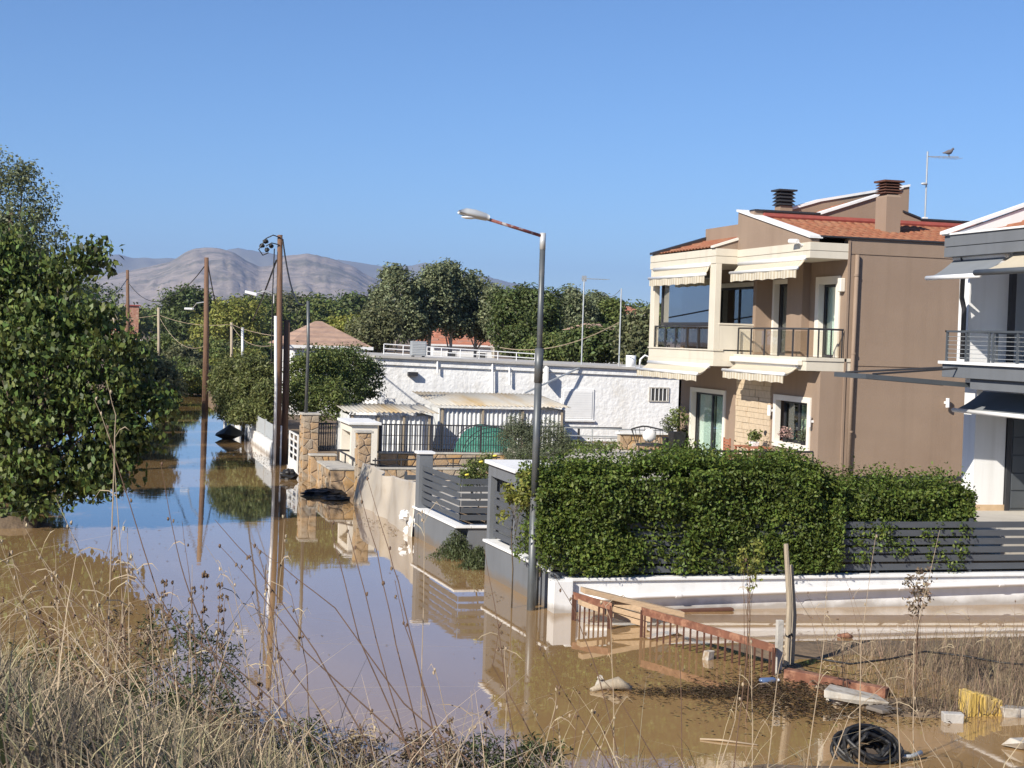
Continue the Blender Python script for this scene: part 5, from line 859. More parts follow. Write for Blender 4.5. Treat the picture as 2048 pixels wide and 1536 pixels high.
for e1, e2, e3, lb in pop: T(lb, [E(*e1), E(*e2), E(*e3), E(e2[0]+random.uniform(-14, 14), e2[1]-e2[4]*.3, e2[2], 9, 18), E(e1[0]+e1[3]*.7, e1[1]-e1[4]*.35, e1[2], 14, 26), E(e1[0]-e1[3]*.8, e1[1]-e1[4]*.1, e1[2], 14, 24)], 210, 52, .55, .27, 'leaf_poplar', tr=.16, name='poplar_tree', bark='bark_pale', fill=.35, limbs=18)
T('big dark round tree behind the street lamp', [E(1055, 640, 105, 72, 68), E(1030, 610, 105, 45, 40), E(1085, 610, 105, 40, 36), E(1060, 680, 105, 70, 40)], 330, 60, .6, .25, 'leaf_dark', tr=.25)
for e1, e2, m, lb in (((1150, 640, 118, 42, 58), (1140, 605, 118, 22, 30), 'leaf_poplar', 'poplar right of the dark round tree'), ((1195, 640, 122, 38, 55), (1190, 608, 122, 20, 22), 'leaf_poplar', 'poplar behind the television antenna'), ((1222, 650, 120, 30, 50), (1225, 615, 120, 16, 20), 'leaf_mid', 'green tree behind the plain roof mast'), ((1180, 690, 84, 48, 34), (1215, 690, 84, 30, 30), 'leaf_dark', 'low dark shrub tree behind the antenna mast foot'), ((1283, 675, 80, 38, 48), (1270, 690, 80, 28, 40), 'leaf_olive', 'grey green olive tree beside the brown house'), ((1110, 700, 90, 45, 25), (1080, 700, 90, 30, 20), 'leaf_mid', 'low green shrub behind the white building roof')):
    T(lb, [E(*e1), E(*e2)], 170, 56, .5, .24, m, tr=.14)
tree('wooded_row', 'line of mixed trees closing the view beyond the far gardens', Dp(500, 690, 430), [E(x_, 648+random.uniform(-8, 8), 430+random.uniform(-20, 20), 50, 30) for x_ in range(-60, 1420, 62)], 1100, 40, 2.6, 1.3, 'leaf_mid', .3)['kind'] = 'stuff'
# shrubs along the street
T('big oleander bush leaning over the white street wall', [E(478, 745, 68, 45, 34), E(515, 760, 66, 42, 45), E(480, 795, 67, 40, 38), E(535, 800, 63, 25, 40), E(450, 770, 70, 22, 40), E(500, 828, 64, 42, 20), E(465, 820, 68, 26, 18)], 380, 90, .36, .17, 'leaf_oleander', z=.3, tr=.06, name='oleander', cat='bush', stem='stems', aspect=.32)
T('tall dark green shrub behind the tall stone pillar', [E(612, 755, 57, 35, 55), E(640, 740, 58, 45, 45), E(600, 790, 56, 28, 40), E(650, 800, 56, 42, 40)], 240, 60, .33, .11, 'leaf_mid', z=.4, tr=.07, name='shrub', cat='bush', stem='stems'); T('dark flowering shrub against the left end of the white building', [E(700, 735, 59, 40, 40), E(735, 760, 60, 32, 42), E(690, 780, 58, 40, 40), E(665, 720, 60, 30, 28)], 230, 60, .33, .11, 'leaf_dark', z=.4, tr=.07, name='shrub', cat='bush', stem='stems')
e = E(760, 735, 59.5, 18, 20); P, O, C = clumps([e], 14, 8, .3); 
T('grey green feathery bush in front of the street lamp and green net', [E(1040, 885, 42, 42, 45), E(1085, 880, 42, 45, 42), E(1120, 890, 42, 25, 30), E(1030, 850, 42, 22, 28), E(1065, 910, 41, 50, 25)], 330, 60, .16, .075, 'leaf_grey', z=.6, tr=.04, name='shrub', cat='bush', aspect=.22, stem='stems')
T('yellow flowering rose bush above the corner slat fence', [E(955, 940, 34.6, 25, 25), E(935, 955, 34.4, 18, 18), E(975, 925, 34.8, 14, 18)], 70, 34, .13, .06, 'leaf_mid', z=.7, tr=.02, name='rose_bush', cat='bush', stem='stems')
for i, (px, py) in enumerate(((934, 951), (962, 925), (990, 913))):
    c = Dp(px, py, 34.2); mb = MB()
    for k in range(7): a_ = k*.9; mb.ball(c+np.array([.025*math.cos(a_), .025*math.sin(a_), .004*k]), (.028, .028, .022), 6, 4)
    tag(mb.build('rose', 'yellow_flower', smooth=True), 'yellow rose bloom on the rose bush by the slat fence', 'flower', 'yellow roses')
T('lemon shoot with bright leaves in front of the charcoal kiosk', [E(1020, 985, 27.3, 14, 18), E(1045, 975, 27.3, 12, 30), E(1050, 1000, 27.0, 18, 16), E(1005, 1035, 27, 6, 8)], 40, 14, .10, .09, 'leaf_yellow', z=.7, tr=.012, name='lemon_shoot', cat='plant', stem='stems')
for px, py, s_, lb in ((912, 1098, 1.0, 'dense rosemary bush growing from the water at the corner of the far slat fence'), (955, 1118, .75, 'small rosemary bush between the corner slat fence and charcoal kiosk')):
    b = Zp(px, py+18); n = 2600; P = np.stack([b[0]+RNG.normal(size=n)*.2*s_, b[1]+RNG.normal(size=n)*.2*s_, np.zeros(n)], 1); hgt = (.62*s_)*np.exp(-(((P[:, 0]-b[0])**2+(P[:, 1]-b[1])**2)/(.28*s_)**2)*.55)*(.5+.6*RNG.random(n)); P[:, 2] = RNG.random(n)**.6*hgt
    t = thing('rosemary_bush', lb, 'bush', b); o_ = np.stack([P[:, 0]-b[0], P[:, 1]-b[1], np.full(n, .4)], 1); leaves('foliage', P, o_, .085, MATS['weed_green'], t, .22, -1.2, .1, .5)
T('low vegetable plants behind the grey wire railing', [E(1150, 895, 47.5, 50, 10), E(1210, 893, 47.5, 40, 9)], 70, 24, .16, .08, 'leaf_mid', z=.5, tr=.015, name='vegetable_bed', cat='plant', stem='stems')

# gardens between the far shore and the tree line
random.seed(5); GM = ('leaf_mid', 'leaf_olive', 'leaf_yellow', 'leaf_dark', 'leaf_mid')
for i, px in enumerate(list(range(225, 575, 22))+list(range(240, 470, 30))):
    row = i >= 16; dep = random.uniform(128, 150) if row else random.uniform(165, 215); py = (738 if row else 708)+random.uniform(-6, 6)+(px-400)*.03; e = E(px+random.uniform(-8, 8), py, dep, random.uniform(20, 34), random.uniform(13, 22) if row else random.uniform(20, 30)); k = dep/140
    T('low green garden shrub between the far shore and the tree line', [e, (e[0]+np.array([.8*k, .5, -.3]), tuple(np.array(e[1])*.75))], 80, 34, .4*k, .3*k, GM[i % 5], z=.3, tr=.06, name='garden_shrub', cat='bush', stem='stems', group='shrubs in the far gardens', limbs=6)
# ================================================================== FOREGROUND BANK VEGETATION
def gz(x, y): return float(ground_z(np.array([x]), np.array([y]))[0])
def blades(name, base, length, width, lean, m, parent=None, kind=None, seg=3):
    """base (n,3); curved tapering strips, lean (n,2) horizontal direction"""
    n = len(base); t = np.linspace(0, 1, seg+1); an = RNG.uniform(0, math.pi, n); sd_ = np.stack([np.cos(an), np.sin(an), np.zeros(n)], 1); V = np.empty((n, (seg+1)*2, 3))
    for i, u in enumerate(t):
        c = base+np.concatenate([lean*(u**1.6)[..., None] if hasattr(u, 'shape') and u.shape else lean*u**1.6, np.zeros((n, 1))], 1)*length[:, None]; c[:, 2] += length*(u-.28*np.linalg.norm(lean, axis=1)*u*u); w_ = (width*(1-.85*u))[:, None]*.5; V[:, 2*i] = c-sd_*w_; V[:, 2*i+1] = c+sd_*w_
    k = (seg+1)*2; base_i = (np.arange(n)*k)[:, None]; Q = np.concatenate([base_i+np.array([[2*i, 2*i+1, 2*i+3, 2*i+2]]) for i in range(seg)], 0); return npmesh(name, V.reshape(-1, 3), Q, m, parent, kind)
def scatter(n, xr, yr, dens):
    x = RNG.uniform(*xr, n); y = RNG.uniform(*yr, n); k = RNG.random(n) < dens(x, y); x = x[k]; y = y[k]; return x, y, ground_z(x, y)
def onbank(x, y): z = ground_z(x, y); return np.where(z > -.12, 1.0, 0)*np.where(y < 24, 1, 0)*np.where(y > 4, 1, 0)
lw = lambda x, y: onbank(x, y)*(.30+.7*sstep(4.5, -1.5, x))*np.where((x < 8.2), 1, .45)*(1-.93*sstep(3.6, 6.0, x))*np.where(y > 16.8, np.where(x > 7, 0, 1), 1)
for nm, m, n, l0, l1, w_ in (('dry_grass', 'dry_grass', 34000, .15, .5, .010), ('dark_dry_grass', 'dry_grass_dark', 30000, .15, .45, .011), ('green_weeds', 'weed_green', 16000, .1, .32, .022)):
    x, y, z = scatter(n*2, (-5, 9.5), (5, 23), (lambda x, y: lw(x, y)*(.35+.65*(fbm(x*.9, y*.9, 3, 51 if nm == 'green_weeds' else 52) > (.02 if nm == 'green_weeds' else -.12))))); k = len(x); hs = .55+.75*(fbm(x*.6, y*.6, 3, 60)+.5)
    L_ = RNG.uniform(l0, l1, k)*hs; ln = RNG.normal(size=(k, 2))*.62+np.array([-.3, 0]); o = blades(nm, np.stack([x, y, z-.03], 1), L_, np.full(k, w_), ln, m, kind='stuff'); o['label'] = {'dry_grass': 'straw coloured dry grass covering the bank', 'dark_dry_grass': 'dull brown dead grass in the bank', 'green_weeds': 'low green weeds in the bank'}[nm]; o['category'] = 'grass'
# straw crossing stems and broken litter
x, y, z = scatter(2600, (-5, 8.5), (8, 22), lw); k = len(x); ln = RNG.normal(size=(k, 2))*.9; o = blades('straw', np.stack([x, y, z+.05], 1), RNG.uniform(.5, 1.25, k), np.full(k, .012), ln, 'stalk_pale', kind='stuff'); o['label'] = 'pale broken straw stems lying across the bank'; o['category'] = 'straw'
# leafy weed clumps on the bank
wd = [(345, 1270, 16.5, .5), (260, 1230, 17.5, .4), (420, 1290, 16, .35), (80, 1330, 16, .5), (170, 1400, 14.5, .45), (300, 1420, 14, .5), (60, 1500, 13, .5), (480, 1480, 14, .45), (230, 1500, 13, .45), (600, 1500, 14.5, .4), (870, 1500, 15, .35), (980, 1520, 15, .35), (1080, 1530, 15.2, .25), (720, 1510, 14.8, .3), (400, 1380, 14.8, .4)]
for i, (px, py, dep, r) in enumerate(wd):
    c = Dp(px, py, dep); b = (c[0], c[1], gz(c[0], c[1])-.02); dk = i % 3
    tree('weed_clump', ('bushy grey green weed clump growing among the dry grass of the bank', 'brown dead weed clump standing among the dry grass of the bank')[dk == 1], b, [((c[0], c[1], (b[2]+c[2])/2+.1), (r, r, max(.2, (c[2]-b[2])/2+.15)))], 55, 26, .13, .06, ('weed_green', 'dead_weed', 'weed_green')[dk], .012, bark='stalk', group=('green weed clumps on the bank', 'dead weed clumps on the bank')[dk == 1], cat='plant', aspect=.3, limbs=18, stem='stems')
# tall stems traced through their bend points, standing on the bank
def stalk(pts, dep, label, m='stalk', r=.009, head=0, leaf=2, group='tall dry stems on the bank'):
    P = [Dp(px, py, dep) for px, py in pts]; g0 = np.array(P[0]); dirn = P[0]-P[1]; zb = gz(g0[0], g0[1]); 
    if g0[2] > zb and dirn[2] < -1e-3:
        s_ = min(3.0, (g0[2]-zb)/-dirn[2]); g0 = g0+dirn*min(s_, 1.2); g0[2] = min(g0[2], max(zb, g0[2])); P = [np.array([g0[0], g0[1], gz(g0[0], g0[1])-.05])]+P
    Q = []
    for i in range(len(P)-1):
        for u in (0, .34, .67): Q.append(P[i]*(1-u)+P[i+1]*u)
    Q.append(P[-1]); Q = [q+np.array([random.uniform(-.006, .006), 0, random.uniform(-.006, .006)]) for q in Q]; n = len(Q); rr = [r*(1-.75*i/(n-1)) for i in range(n)]
    t = thing('dry_stem', label, 'stem', Q[0], group); MB().tube(Q, rr, 5).build('stem', m, t)
    if leaf:
        mb = MB()
        for _ in range(max(1, leaf+random.randint(-1, 1))):
            i = random.randint(2, n-2); a = random.choice((-1, 1)); b0_ = Q[i]; L_ = random.uniform(.10, .38); d = rt*a*random.uniform(.15, .8)+np.array([0, 0, random.uniform(-.2, 1.2)])+fw*random.uniform(-.3, .3); d /= np.linalg.norm(d)
            w_ = .0045; k1 = b0_+d*L_*.3+up*.04; k2 = b0_+d*L_*.65+up*.03; e = b0_+d*L_-up*L_*random.uniform(0, .5); mb.add([b0_-up*w_, b0_+up*w_, k1-up*w_, k1+up*w_, k2-up*w_, k2+up*w_, e], [(0, 2, 3, 1), (2, 4, 5, 3), (4, 6, 5)])
        mb.build('blades', 'stalk_pale', t, kind='stuff')
    if head:
        mb = MB()
        for _ in range(head): i = random.randint(max(1, n-5), n-1); c = Q[i]+np.array([random.uniform(-.03, .03), random.uniform(-.02, .02), random.uniform(-.03, .03)]); mb.ball(c, (.012, .012, .018), 5, 4, .3)
        mb.build('seed_head', m, t, kind='stuff')
    return t
dk = 'thin dark dry stem leaning over the water from the bank'; pl = 'thin straw coloured stem rising from the bank'
for pts, dep in (([(760, 1536), (632, 1302), (500, 1118), (430, 1040)], 13), ([(793, 1469), (611, 1305), (500, 1161), (440, 1090)], 13.5), ([(830, 1530), (717, 1276), (673, 1100), (655, 1010)], 14), ([(826, 1536), (778, 1372), (708, 1100), (690, 1040)], 13.5), ([(850, 1520), (793, 1290), (752, 1100), (715, 960)], 14),
                 ([(868, 1470), (805, 1197), (778, 1100), (735, 960)], 14), ([(958, 1540), (808, 1408), (670, 1217), (560, 1130), (500, 1085)], 13), ([(690, 1536), (500, 1358), (420, 1300), (300, 1200)], 12.5), ([(520, 1536), (316, 1189), (228, 908), (212, 850)], 14), ([(500, 1500), (381, 1189), (352, 1094), (322, 928)], 14),
                 ([(640, 1536), (450, 1330), (335, 1230), (245, 1120)], 12), ([(440, 1470), (230, 1260), (60, 1140)], 12.5), ([(560, 1536), (330, 1345), (150, 1230), (30, 1140)], 12), ([(330, 1536), (140, 1290), (0, 1200)], 12), ([(1243, 1536), (1198, 1353), (1151, 1225), (1108, 1150)], 15), ([(1364, 1536), (1361, 1344), (1352, 1270)], 15.2), ([(1320, 1536), (1240, 1400), (1180, 1330)], 15),
                 ([(1467, 1536), (1496, 1296), (1495, 1126)], 15.4), ([(700, 1536), (640, 1420), (560, 1310), (520, 1230)], 13), ([(1040, 1536), (1013, 1393), (995, 1246), (969, 1100)], 14.5), ([(620, 1536), (520, 1420), (400, 1330)], 12.5), ([(900, 1536), (850, 1380), (810, 1250), (790, 1160)], 13.5), ([(1080, 1500), (985, 1330), (1000, 1240)], 14.8), ([(240, 1536), (180, 1380), (90, 1250), (20, 1180)], 12.3), ([(1225, 1536), (1120, 1370), (1065, 1270)], 14.8)):
    stalk(pts, dep, dk, 'stalk', .009, 3, 0 if random.random() < .5 else 1)
for pts, dep in (([(843, 1500), (843, 1422), (849, 1100), (848, 1020)], 14.2), ([(1010, 1530), (1013, 1393), (1008, 1290)], 14.6), ([(1229, 1536), (1226, 1380), (1222, 1240), (1205, 1200)], 15), ([(1505, 1536), (1503, 1300), (1500, 1270)], 15.4), ([(1535, 1536), (1557, 1344), (1570, 1290)], 15.5), ([(1614, 1536), (1647, 1287), (1654, 1154)], 16), ([(1720, 1400), (1722, 1287), (1751, 1069)], 17), ([(1827, 1400), (1827, 1287), (1879, 1060)], 18), ([(1440, 1536), (1470, 1440), (1482, 1330)], 15.2),
                 ([(1800, 1536), (1795, 1400), (1750, 1330), (1690, 1290), (1600, 1275)], 16.2), ([(1660, 1536), (1700, 1430), (1770, 1370)], 16), ([(1890, 1536), (1850, 1480), (1830, 1400)], 16), ([(390, 1536), (420, 1400), (470, 1250), (455, 1200)], 13.5), ([(600, 1530), (560, 1360), (545, 1240)], 14), ([(130, 1536), (190, 1330), (130, 1180), (60, 1080)], 14), ([(200, 1480), (150, 1300), (90, 1160)], 14), ([(250, 1400), (245, 1180), (228, 900), (190, 800)], 14.5), ([(228, 900), (232, 830), (212, 760)], 14.5), ([(1125, 1536), (1115, 1440), (1145, 1420)], 14.9), ([(1080, 1536), (1110, 1420), (1112, 1385)], 14.8), ([(40, 1480), (60, 1250), (20, 1100)], 14), ([(310, 1400), (300, 1220), (260, 1100)], 14.2), ([(420, 1536), (380, 1320), (385, 1130)], 14.6), ([(930, 1536), (890, 1420), (870, 1340)], 14.5)):
    stalk(pts, dep, pl, 'stalk_pale', .008, 2, 3)
random.seed(99)
for i in range(46):
    px = random.uniform(-20, 620); py = random.uniform(1300, 1520); L_ = random.uniform(120, 330); dx = random.uniform(-.55, .25)*L_; dep = random.uniform(11.5, 16); stalk([(px, py), (px+dx*.4, py-L_*.5), (px+dx, py-L_)], dep, (dk, pl)[i % 2], ('stalk', 'stalk_pale')[i % 2], .007, 3, 2)
for i in range(14):
    px = random.uniform(650, 1250); L_ = random.uniform(60, 160); dx = random.uniform(-.5, .4)*L_; stalk([(px, 1536), (px+dx*.4, 1536-L_*.5), (px+dx, 1536-L_)], random.uniform(14.2, 15.5), (dk, pl)[i % 2], ('stalk', 'stalk_pale')[i % 2], .007, 3, 2)
# dock-like seed spikes
for i, (px, py, dep) in enumerate(((410, 1150, 15), (385, 1180, 15.2), (440, 1170, 15), (330, 1165, 15.2), (300, 1190, 15.5), (105, 1210, 15.5), (450, 1195, 15), (520, 1370, 14.5), (900, 1440, 15), (975, 1430, 15), (650, 1460, 14.8))):
    stalk([(px-8, py+150), (px-4, py+70), (px, py)], dep, 'dark seed spike rising from the leafy weeds of the bank', 'stalk', .007, 26, 1, 'seed spikes on the bank')
# ================================================================== DEBRIS ON THE MUD FLAT
RG = thing('rusty_railing', 'rusty red metal railing with many bars sinking into the water', 'railing', Zp(1145, 1235)); 
def rail_seg(pa, pb, n, drop, first):
    a, b = np.array(pa), np.array(pb); MB().hexa([a+[0, -.03, -.05], b+[0, -.03, -.05], b+np.array([0, .03, -.05]), a+[0, .03, -.05], a+[0, -.03, .07], b+np.array([0, -.03, .07]), b+np.array([0, .03, .07]), a+[0, .03, .07]]).build('top_rail', 'rust', RG)
    for i in range(n):
        u = (i+.5)/n; c = a+(b-a)*u; MB().box(c[0]-.012, c[0]+.012, c[1]-.012, c[1]+.012, -.5, c[2]-.05).build('bar', 'rust_dark', RG)
    for c in (a, b): MB().box(c[0]-.02, c[0]+.02, c[1]-.02, c[1]+.02, -.5, c[2]+.02).build('post', 'rust_dark', RG)
A_, B_ = Zp(1145, 1240), Zp(1548, 1350); 
def rp(px, py): 
    f = (px-1145)/(1548-1145); yy = A_[1]+(B_[1]-A_[1])*f; return Yp(px, py, yy)
rail_seg(rp(1147, 1192), rp(1222, 1214), 8, 0, 0); rail_seg(rp(1284, 1223), rp(1548, 1298), 19, 0, 0)
# stacked planks behind the railing
PS = []
for i, (pa, pb, dz) in enumerate((((1165, 1180), (1365, 1228), 0), ((1225, 1205), (1300, 1222), 0), ((1225, 1217), (1300, 1238), 0), ((1225, 1229), (1290, 1248), 0), ((1160, 1205), (1225, 1228), 0))):
    a, b = Yp(*pa, 24.6), Yp(*pb, 24.2); mb = MB(); mb.hexa([a+[0, -.1, -.045], b+np.array([0, -.1, -.045]), b+np.array([0, .12, -.045]), a+[0, .12, -.045], a+[0, -.1, .045], b+np.array([0, -.1, .045]), b+np.array([0, .12, .045]), a+[0, .12, .045]])
    tag(mb.build('timber_plank', 'wood_plank', bev=.006), ('long weathered timber beam sloping along the top of the rusty railing', 'uppermost short plank in the stack behind the gap of the railing', 'middle short plank in the stack behind the gap of the railing', 'lowest short plank in the stack behind the gap of the railing', 'short plank behind the first bars of the rusty railing')[i], 'plank')
def blk(name, label, cat, px, py, z, sx, sy, sz, rz, m, tilt=0, jit=.02):
    c = Zp(px, py, z); R_ = Matrix.Rotation(rz, 3, 'Z') @ Matrix.Rotation(tilt, 3, 'Y'); pts = []
    for k in ((-1, -1, -1), (1, -1, -1), (1, 1, -1), (-1, 1, -1), (-1, -1, 1), (1, -1, 1), (1, 1, 1), (-1, 1, 1)):
        v = R_ @ Vector((k[0]*sx/2*(1+random.uniform(-jit, jit)*4), k[1]*sy/2*(1+random.uniform(-jit, jit)*4), k[2]*sz/2*(1+random.uniform(-jit, jit)*4))); pts.append((c[0]+v.x, c[1]+v.y, z+v.z))
    return tag(MB().hexa(pts).build(name, m, bev=.012), label, cat)
def beam(name, label, cat, pa, pb, z0_, z1_, w_, h_, m):
    a, b = Zp(*pa, z0_), Zp(*pb, z1_); d = b-a; d /= np.linalg.norm(d); s_ = np.cross(d, [0, 0, 1]); s_ /= np.linalg.norm(s_); s_ *= w_/2; u_ = np.array([0, 0, h_/2]); return tag(MB().hexa([a-s_-u_, b-s_-u_, b+s_-u_, a+s_-u_, a-s_+u_, b-s_+u_, b+s_+u_, a+s_+u_]).build(name, m, bev=.01), label, cat)
beam('rusty_beam', 'red rusty beam lying half in the mud beside the wooden posts', 'beam', (1572, 1352), (1775, 1392), .05, .02, .16, .22, 'rust')
beam('floating_plank', 'dark red plank floating beside the low white wall', 'plank', (1352, 1222), (1465, 1218), .01, .03, .14, .05, 'rust_dark')
for px, yt, yb2, r, m, lb in ((1572, 1088, 1335, .045, 'wood_grey', 'taller weathered wooden post at the end of the rusty railing'), (1583, 1130, 1330, .032, 'wood_grey', 'shorter wooden post bound to the taller weathered post')):
    b = Zp(px, yb2); tp = Yp(px, yt, b[1]); mb = MB().tube([(b[0], b[1], -.5), (b[0]+.02, b[1], tp[2]*.5), (tp[0], b[1], tp[2])], [r*1.1, r, r*.8], 7); tag(mb.build('wooden_post', m), lb, 'post')
b = Zp(1556, 1345); tp = Yp(1557, 1240, b[1]); tag(MB().box(b[0]-.05, b[0]+.05, b[1]-.04, b[1]+.04, -.5, tp[2]).build('concrete_post', 'concrete_pale', bev=.01), 'pale concrete stub post at the lower end of the rusty railing', 'post')
b = Zp(1582, 1335); c = Yp(1578, 1270, b[1]); tag(MB().tube([c+[.05*math.cos(a), .06*math.sin(a), .02*math.sin(3*a)] for a in np.linspace(0, 6.28, 14)], .012, 5).build('wire_knot', 'black'), 'black wire knot tying the two wooden posts together', 'wire')
# cable over the mud and wire
pts = [(1590, 1310), (1700, 1328), (1780, 1318), (1850, 1303), (1930, 1312), (2000, 1325), (2080, 1332)]; tag(MB().tube([Zp(x, y, .22) for x, y in pts], .015, 6).build('cable', 'black', smooth=True), 'black hose strung across the mud from the wooden posts', 'hose')
# driftwood
def drift(label, pts, rr, m='wood_grey'):
    tag(MB().tube([Zp(x, y, z) for x, y, z in pts], rr, 8).build('driftwood', m, smooth=True), label, 'driftwood')
drift('pale forked driftwood floating in the brown water', [(1182, 1380, .02), (1205, 1372, .05), (1235, 1366, .10), (1262, 1378, .02)], [.03, .06, .09, .04]); drift('small upright stub beside the forked driftwood', [(1196, 1378, .0), (1202, 1362, .04), (1200, 1355, .12)], [.06, .06, .04], 'bark_pale')
drift('thin pale stick floating in front of the black ribbed coil', [(1400, 1478, .01), (1440, 1480, .02), (1515, 1490, .01)], [.012, .014, .01], 'stalk_pale')
b = Zp(1540, 1362, .04); t = thing('bottle', 'blue plastic bottle lying in the muddy debris', 'bottle', b); MB().tube([b+[-.16, 0, 0], b+np.array([-.14, 0, 0]), b+np.array([.06, .02, 0]), b+np.array([.12, .03, 0])], [.035, .05, .05, .02], 10).build('body', mat('blue_plastic', (.09, .14, .26), .3, .2, 9, col2=(.2, .16, .1), c2scale=8), t, smooth=True); MB().tube([b+np.array([.12, .03, 0]), b+np.array([.15, .035, 0])], .022, 8).build('cap', 'white_plastic', t)
blk('white_carton', 'dented white carton floating behind the rusty bars', 'carton', 1417, 1312, .05, .13, .13, .17, .4, mat('dirty_white', (.42, .385, .33), .85, .25, 8, .3, 20, col2=(.24, .17, .10), c2scale=6, c2lo=.5, c2hi=.7), .15, .05)
blk('broken_slab', 'broken pale concrete slab tipped on the mud beside the rusty beam', 'slab', 1712, 1392, .10, .70, .42, .10, -.35, 'dirty_white', .16, .10); blk('broken_slab', 'dirty white foam chunk at the end of the concrete slab', 'debris', 1682, 1398, .06, .3, .22, .13, .2, 'dirty_white', .1, .09)
blk('dark_board', 'flat dark board in the mud below the concrete slab', 'board', 1768, 1418, .05, .4, .3, .05, .3, 'grey_wall', .05); blk('grey_block', 'small grey concrete block in front of the yellow foam block', 'block', 1905, 1436, .05, .26, .16, .14, -.25, 'concrete')
fb = Zp(1960, 1428, .0); mb = MB(); mb.grid(lambda u, v: (0, 0, 0), 1, 1); mb = MB()
for k in range(9): x_ = fb[0]-.24+.055*k; mb.box(x_, x_+.05, fb[1]-.12+random.uniform(-.015, .015), fb[1]+.15, -.1, .30+random.uniform(-.03, .03)-.012*k)
tag(mb.build('foam_block', mat('foam_yellow', (.52, .36, .09), .9, .25, 9, .6, 20, col2=(.40, .30, .15), c2scale=4, stretch=(3, 3, .6)), bev=.008), 'ochre yellow weathered foam block standing in the dead weeds', 'foam block')
blk('kerb_stone', 'pale kerb stone lying behind the dead weeds by the foam block', 'kerb stone', 2035, 1425, .04, .5, .2, .14, -.15, 'dirty_white', .05, .05); blk('kerb_stone', 'rounded stone chunk in the water past the black ribbed coil', 'stone', 2046, 1488, .05, .3, .22, .12, .3, 'dirty_white', .1, .12)
drift('short orange brown root floating beyond the mud flat', [(1675, 1272, .02), (1695, 1271, .05), (1705, 1274, .02)], [.03, .05, .02], 'rust'); 
# black ribbed coil
cc = Zp(1775, 1540, 0)+np.array([0, .45, 0]); CO = thing('pipe_coil', 'coil of black ribbed pipe half sunk in the brown water', 'pipe coil', cc); tilt = Matrix.Rotation(math.radians(-38), 3, 'X') @ Matrix.Rotation(math.radians(12), 3, 'Y')
for k in range(16):
    R_ = .13+.036*(k % 5)+random.uniform(-.015, .015); off = -.2+.026*k; pts = []
    tl = tilt @ Matrix.Rotation(random.uniform(-.28, .28), 3, 'X') @ Matrix.Rotation(random.uniform(-.2, .2), 3, 'Z')
    for a in np.linspace(0, 2*math.pi, 34):
        v = tl @ Vector((R_*math.cos(a)*1.4+.035*math.sin(3*a+k), off*.9+.04*math.sin(2*a+k*1.7), R_*math.sin(a)*(1+.12*math.sin(k)))); pts.append((cc[0]+v.x, cc[1]+v.y, .11+v.z))
    MB().tube(pts, [.021+.004*(i % 2) for i in range(34)], 8).build('loop', 'black', CO)
v0 = np.array([cc[0]+.25, cc[1]-.15, .06]); MB().tube([v0+np.array([.05, 0, 0]), v0+np.array([.2, -.02, .0]), v0+np.array([.36, .02, .03])], [.022, .025, .03], 8).build('loose_end', 'galv', CO, smooth=True)
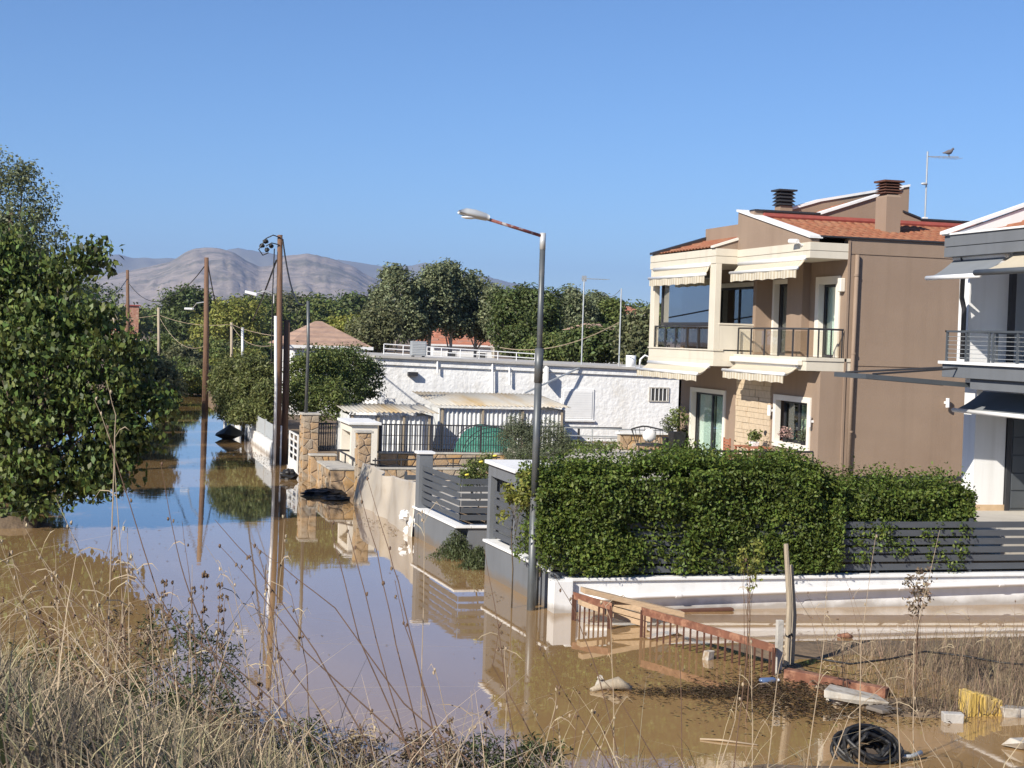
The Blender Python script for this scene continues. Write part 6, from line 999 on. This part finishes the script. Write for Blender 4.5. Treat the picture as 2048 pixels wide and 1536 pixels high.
# dead weeds and floating litter on the flat
def flat_d(x, y): z = ground_z(x, y); return np.where((z > -.06) & (y > 16.5) & (y < 24) & (x > 8), 1.0, 0)*sstep(10.2, 11.5, x-(y-19)*.15)
x, y, z = scatter(9000, (9.5, 16), (17, 23), lambda x, y: flat_d(x, y)*sstep(22.6, 20.5, y)); k = len(x); o = blades('dead_weeds', np.stack([x, y, z], 1), RNG.uniform(.15, .5, k), np.full(k, .011), RNG.normal(size=(k, 2))*.3, 'dead_weed', kind='stuff'); o['label'] = 'grey brown dead weeds on the mud flat'; o['category'] = 'weeds'
n = 5200; px = np.concatenate([RNG.normal(1420, 90, n//4), RNG.normal(1560, 90, n//2), RNG.normal(1700, 110, n//4)]); py = np.concatenate([RNG.normal(1385, 7, n//4), RNG.normal(1385, 22, n//2), RNG.normal(1420, 14, n//4)]); Pq = np.array([Zp(a, b_, .012) for a, b_ in zip(px, py)]); Pq[:, 2] = np.maximum(.012, ground_z(Pq[:, 0], Pq[:, 1])+.01)+RNG.random(len(Pq))*.03
o = leaves('floating_litter', Pq, np.tile([0, 0, 1.0], (len(Pq), 1)), .075, mat('litter', (.10, .070, .042), scale=2, **DG), None, .25, 0, 2.0, .3, kind='stuff'); o['label'] = 'dark floating mat of twigs and leaf litter'; o['category'] = 'litter'
for i, (px, py, dep, r, m, lb) in enumerate(((1500, 1110, 19.5, .18, 'leaf_yellow', 'yellow green sapling shoot rising in front of the hedge'), (1840, 1165, 21, .2, 'dead_weed', 'dry branching weed in front of the white wall'))):
    c = Dp(px, py, dep); b = (c[0], c[1], gz(c[0], c[1])-.05); tree('sapling', lb, b, [(c, (r, r, r*1.2)), (c+np.array([0, 0, -.25]), (r*.8, r*.8, r))], 26, 12, .08, .06, m, .010, bark='stalk', cat='plant', limbs=10, stem='stems')
for i in range(16):
    px = random.uniform(1580, 2040); py = random.uniform(1300, 1400); L_ = random.uniform(60, 190); dx = random.uniform(-.5, .5)*L_; c = Zp(px, py); dep = (c-CAM)@fw; stalk([(px, py), (px+dx*.3, py-L_*.5), (px+dx, py-L_)], dep, 'slender dead weed stem standing on the mud flat', 'dead_weed', .006, 2, 4, 'dead weed stems on the mud flat')

# drifting leaves and scum lines on the flood water
n = 2600; yy = RNG.uniform(17, 60, n); xx = np.where(RNG.random(n) < .6, xs(yy)-.15-np.abs(RNG.normal(size=n))*.35, RNG.uniform(-4, 7.5, n)); Pq = np.stack([xx, yy, np.full(n, .006)], 1); kp = fbm(xx*.5, yy*.25, 3, 88) > -.02; Pq = Pq[kp]
o = leaves('floating_leaves', Pq, np.tile([0, 0, 1.0], (len(Pq), 1)), .05, mat('leaf_litter', (.22, .16, .09), scale=2, **DG), None, .5, 0, 3.0, .15, kind='stuff'); o['label'] = 'scattered dead leaves and scum drifting on the flood water'; o['category'] = 'litter'
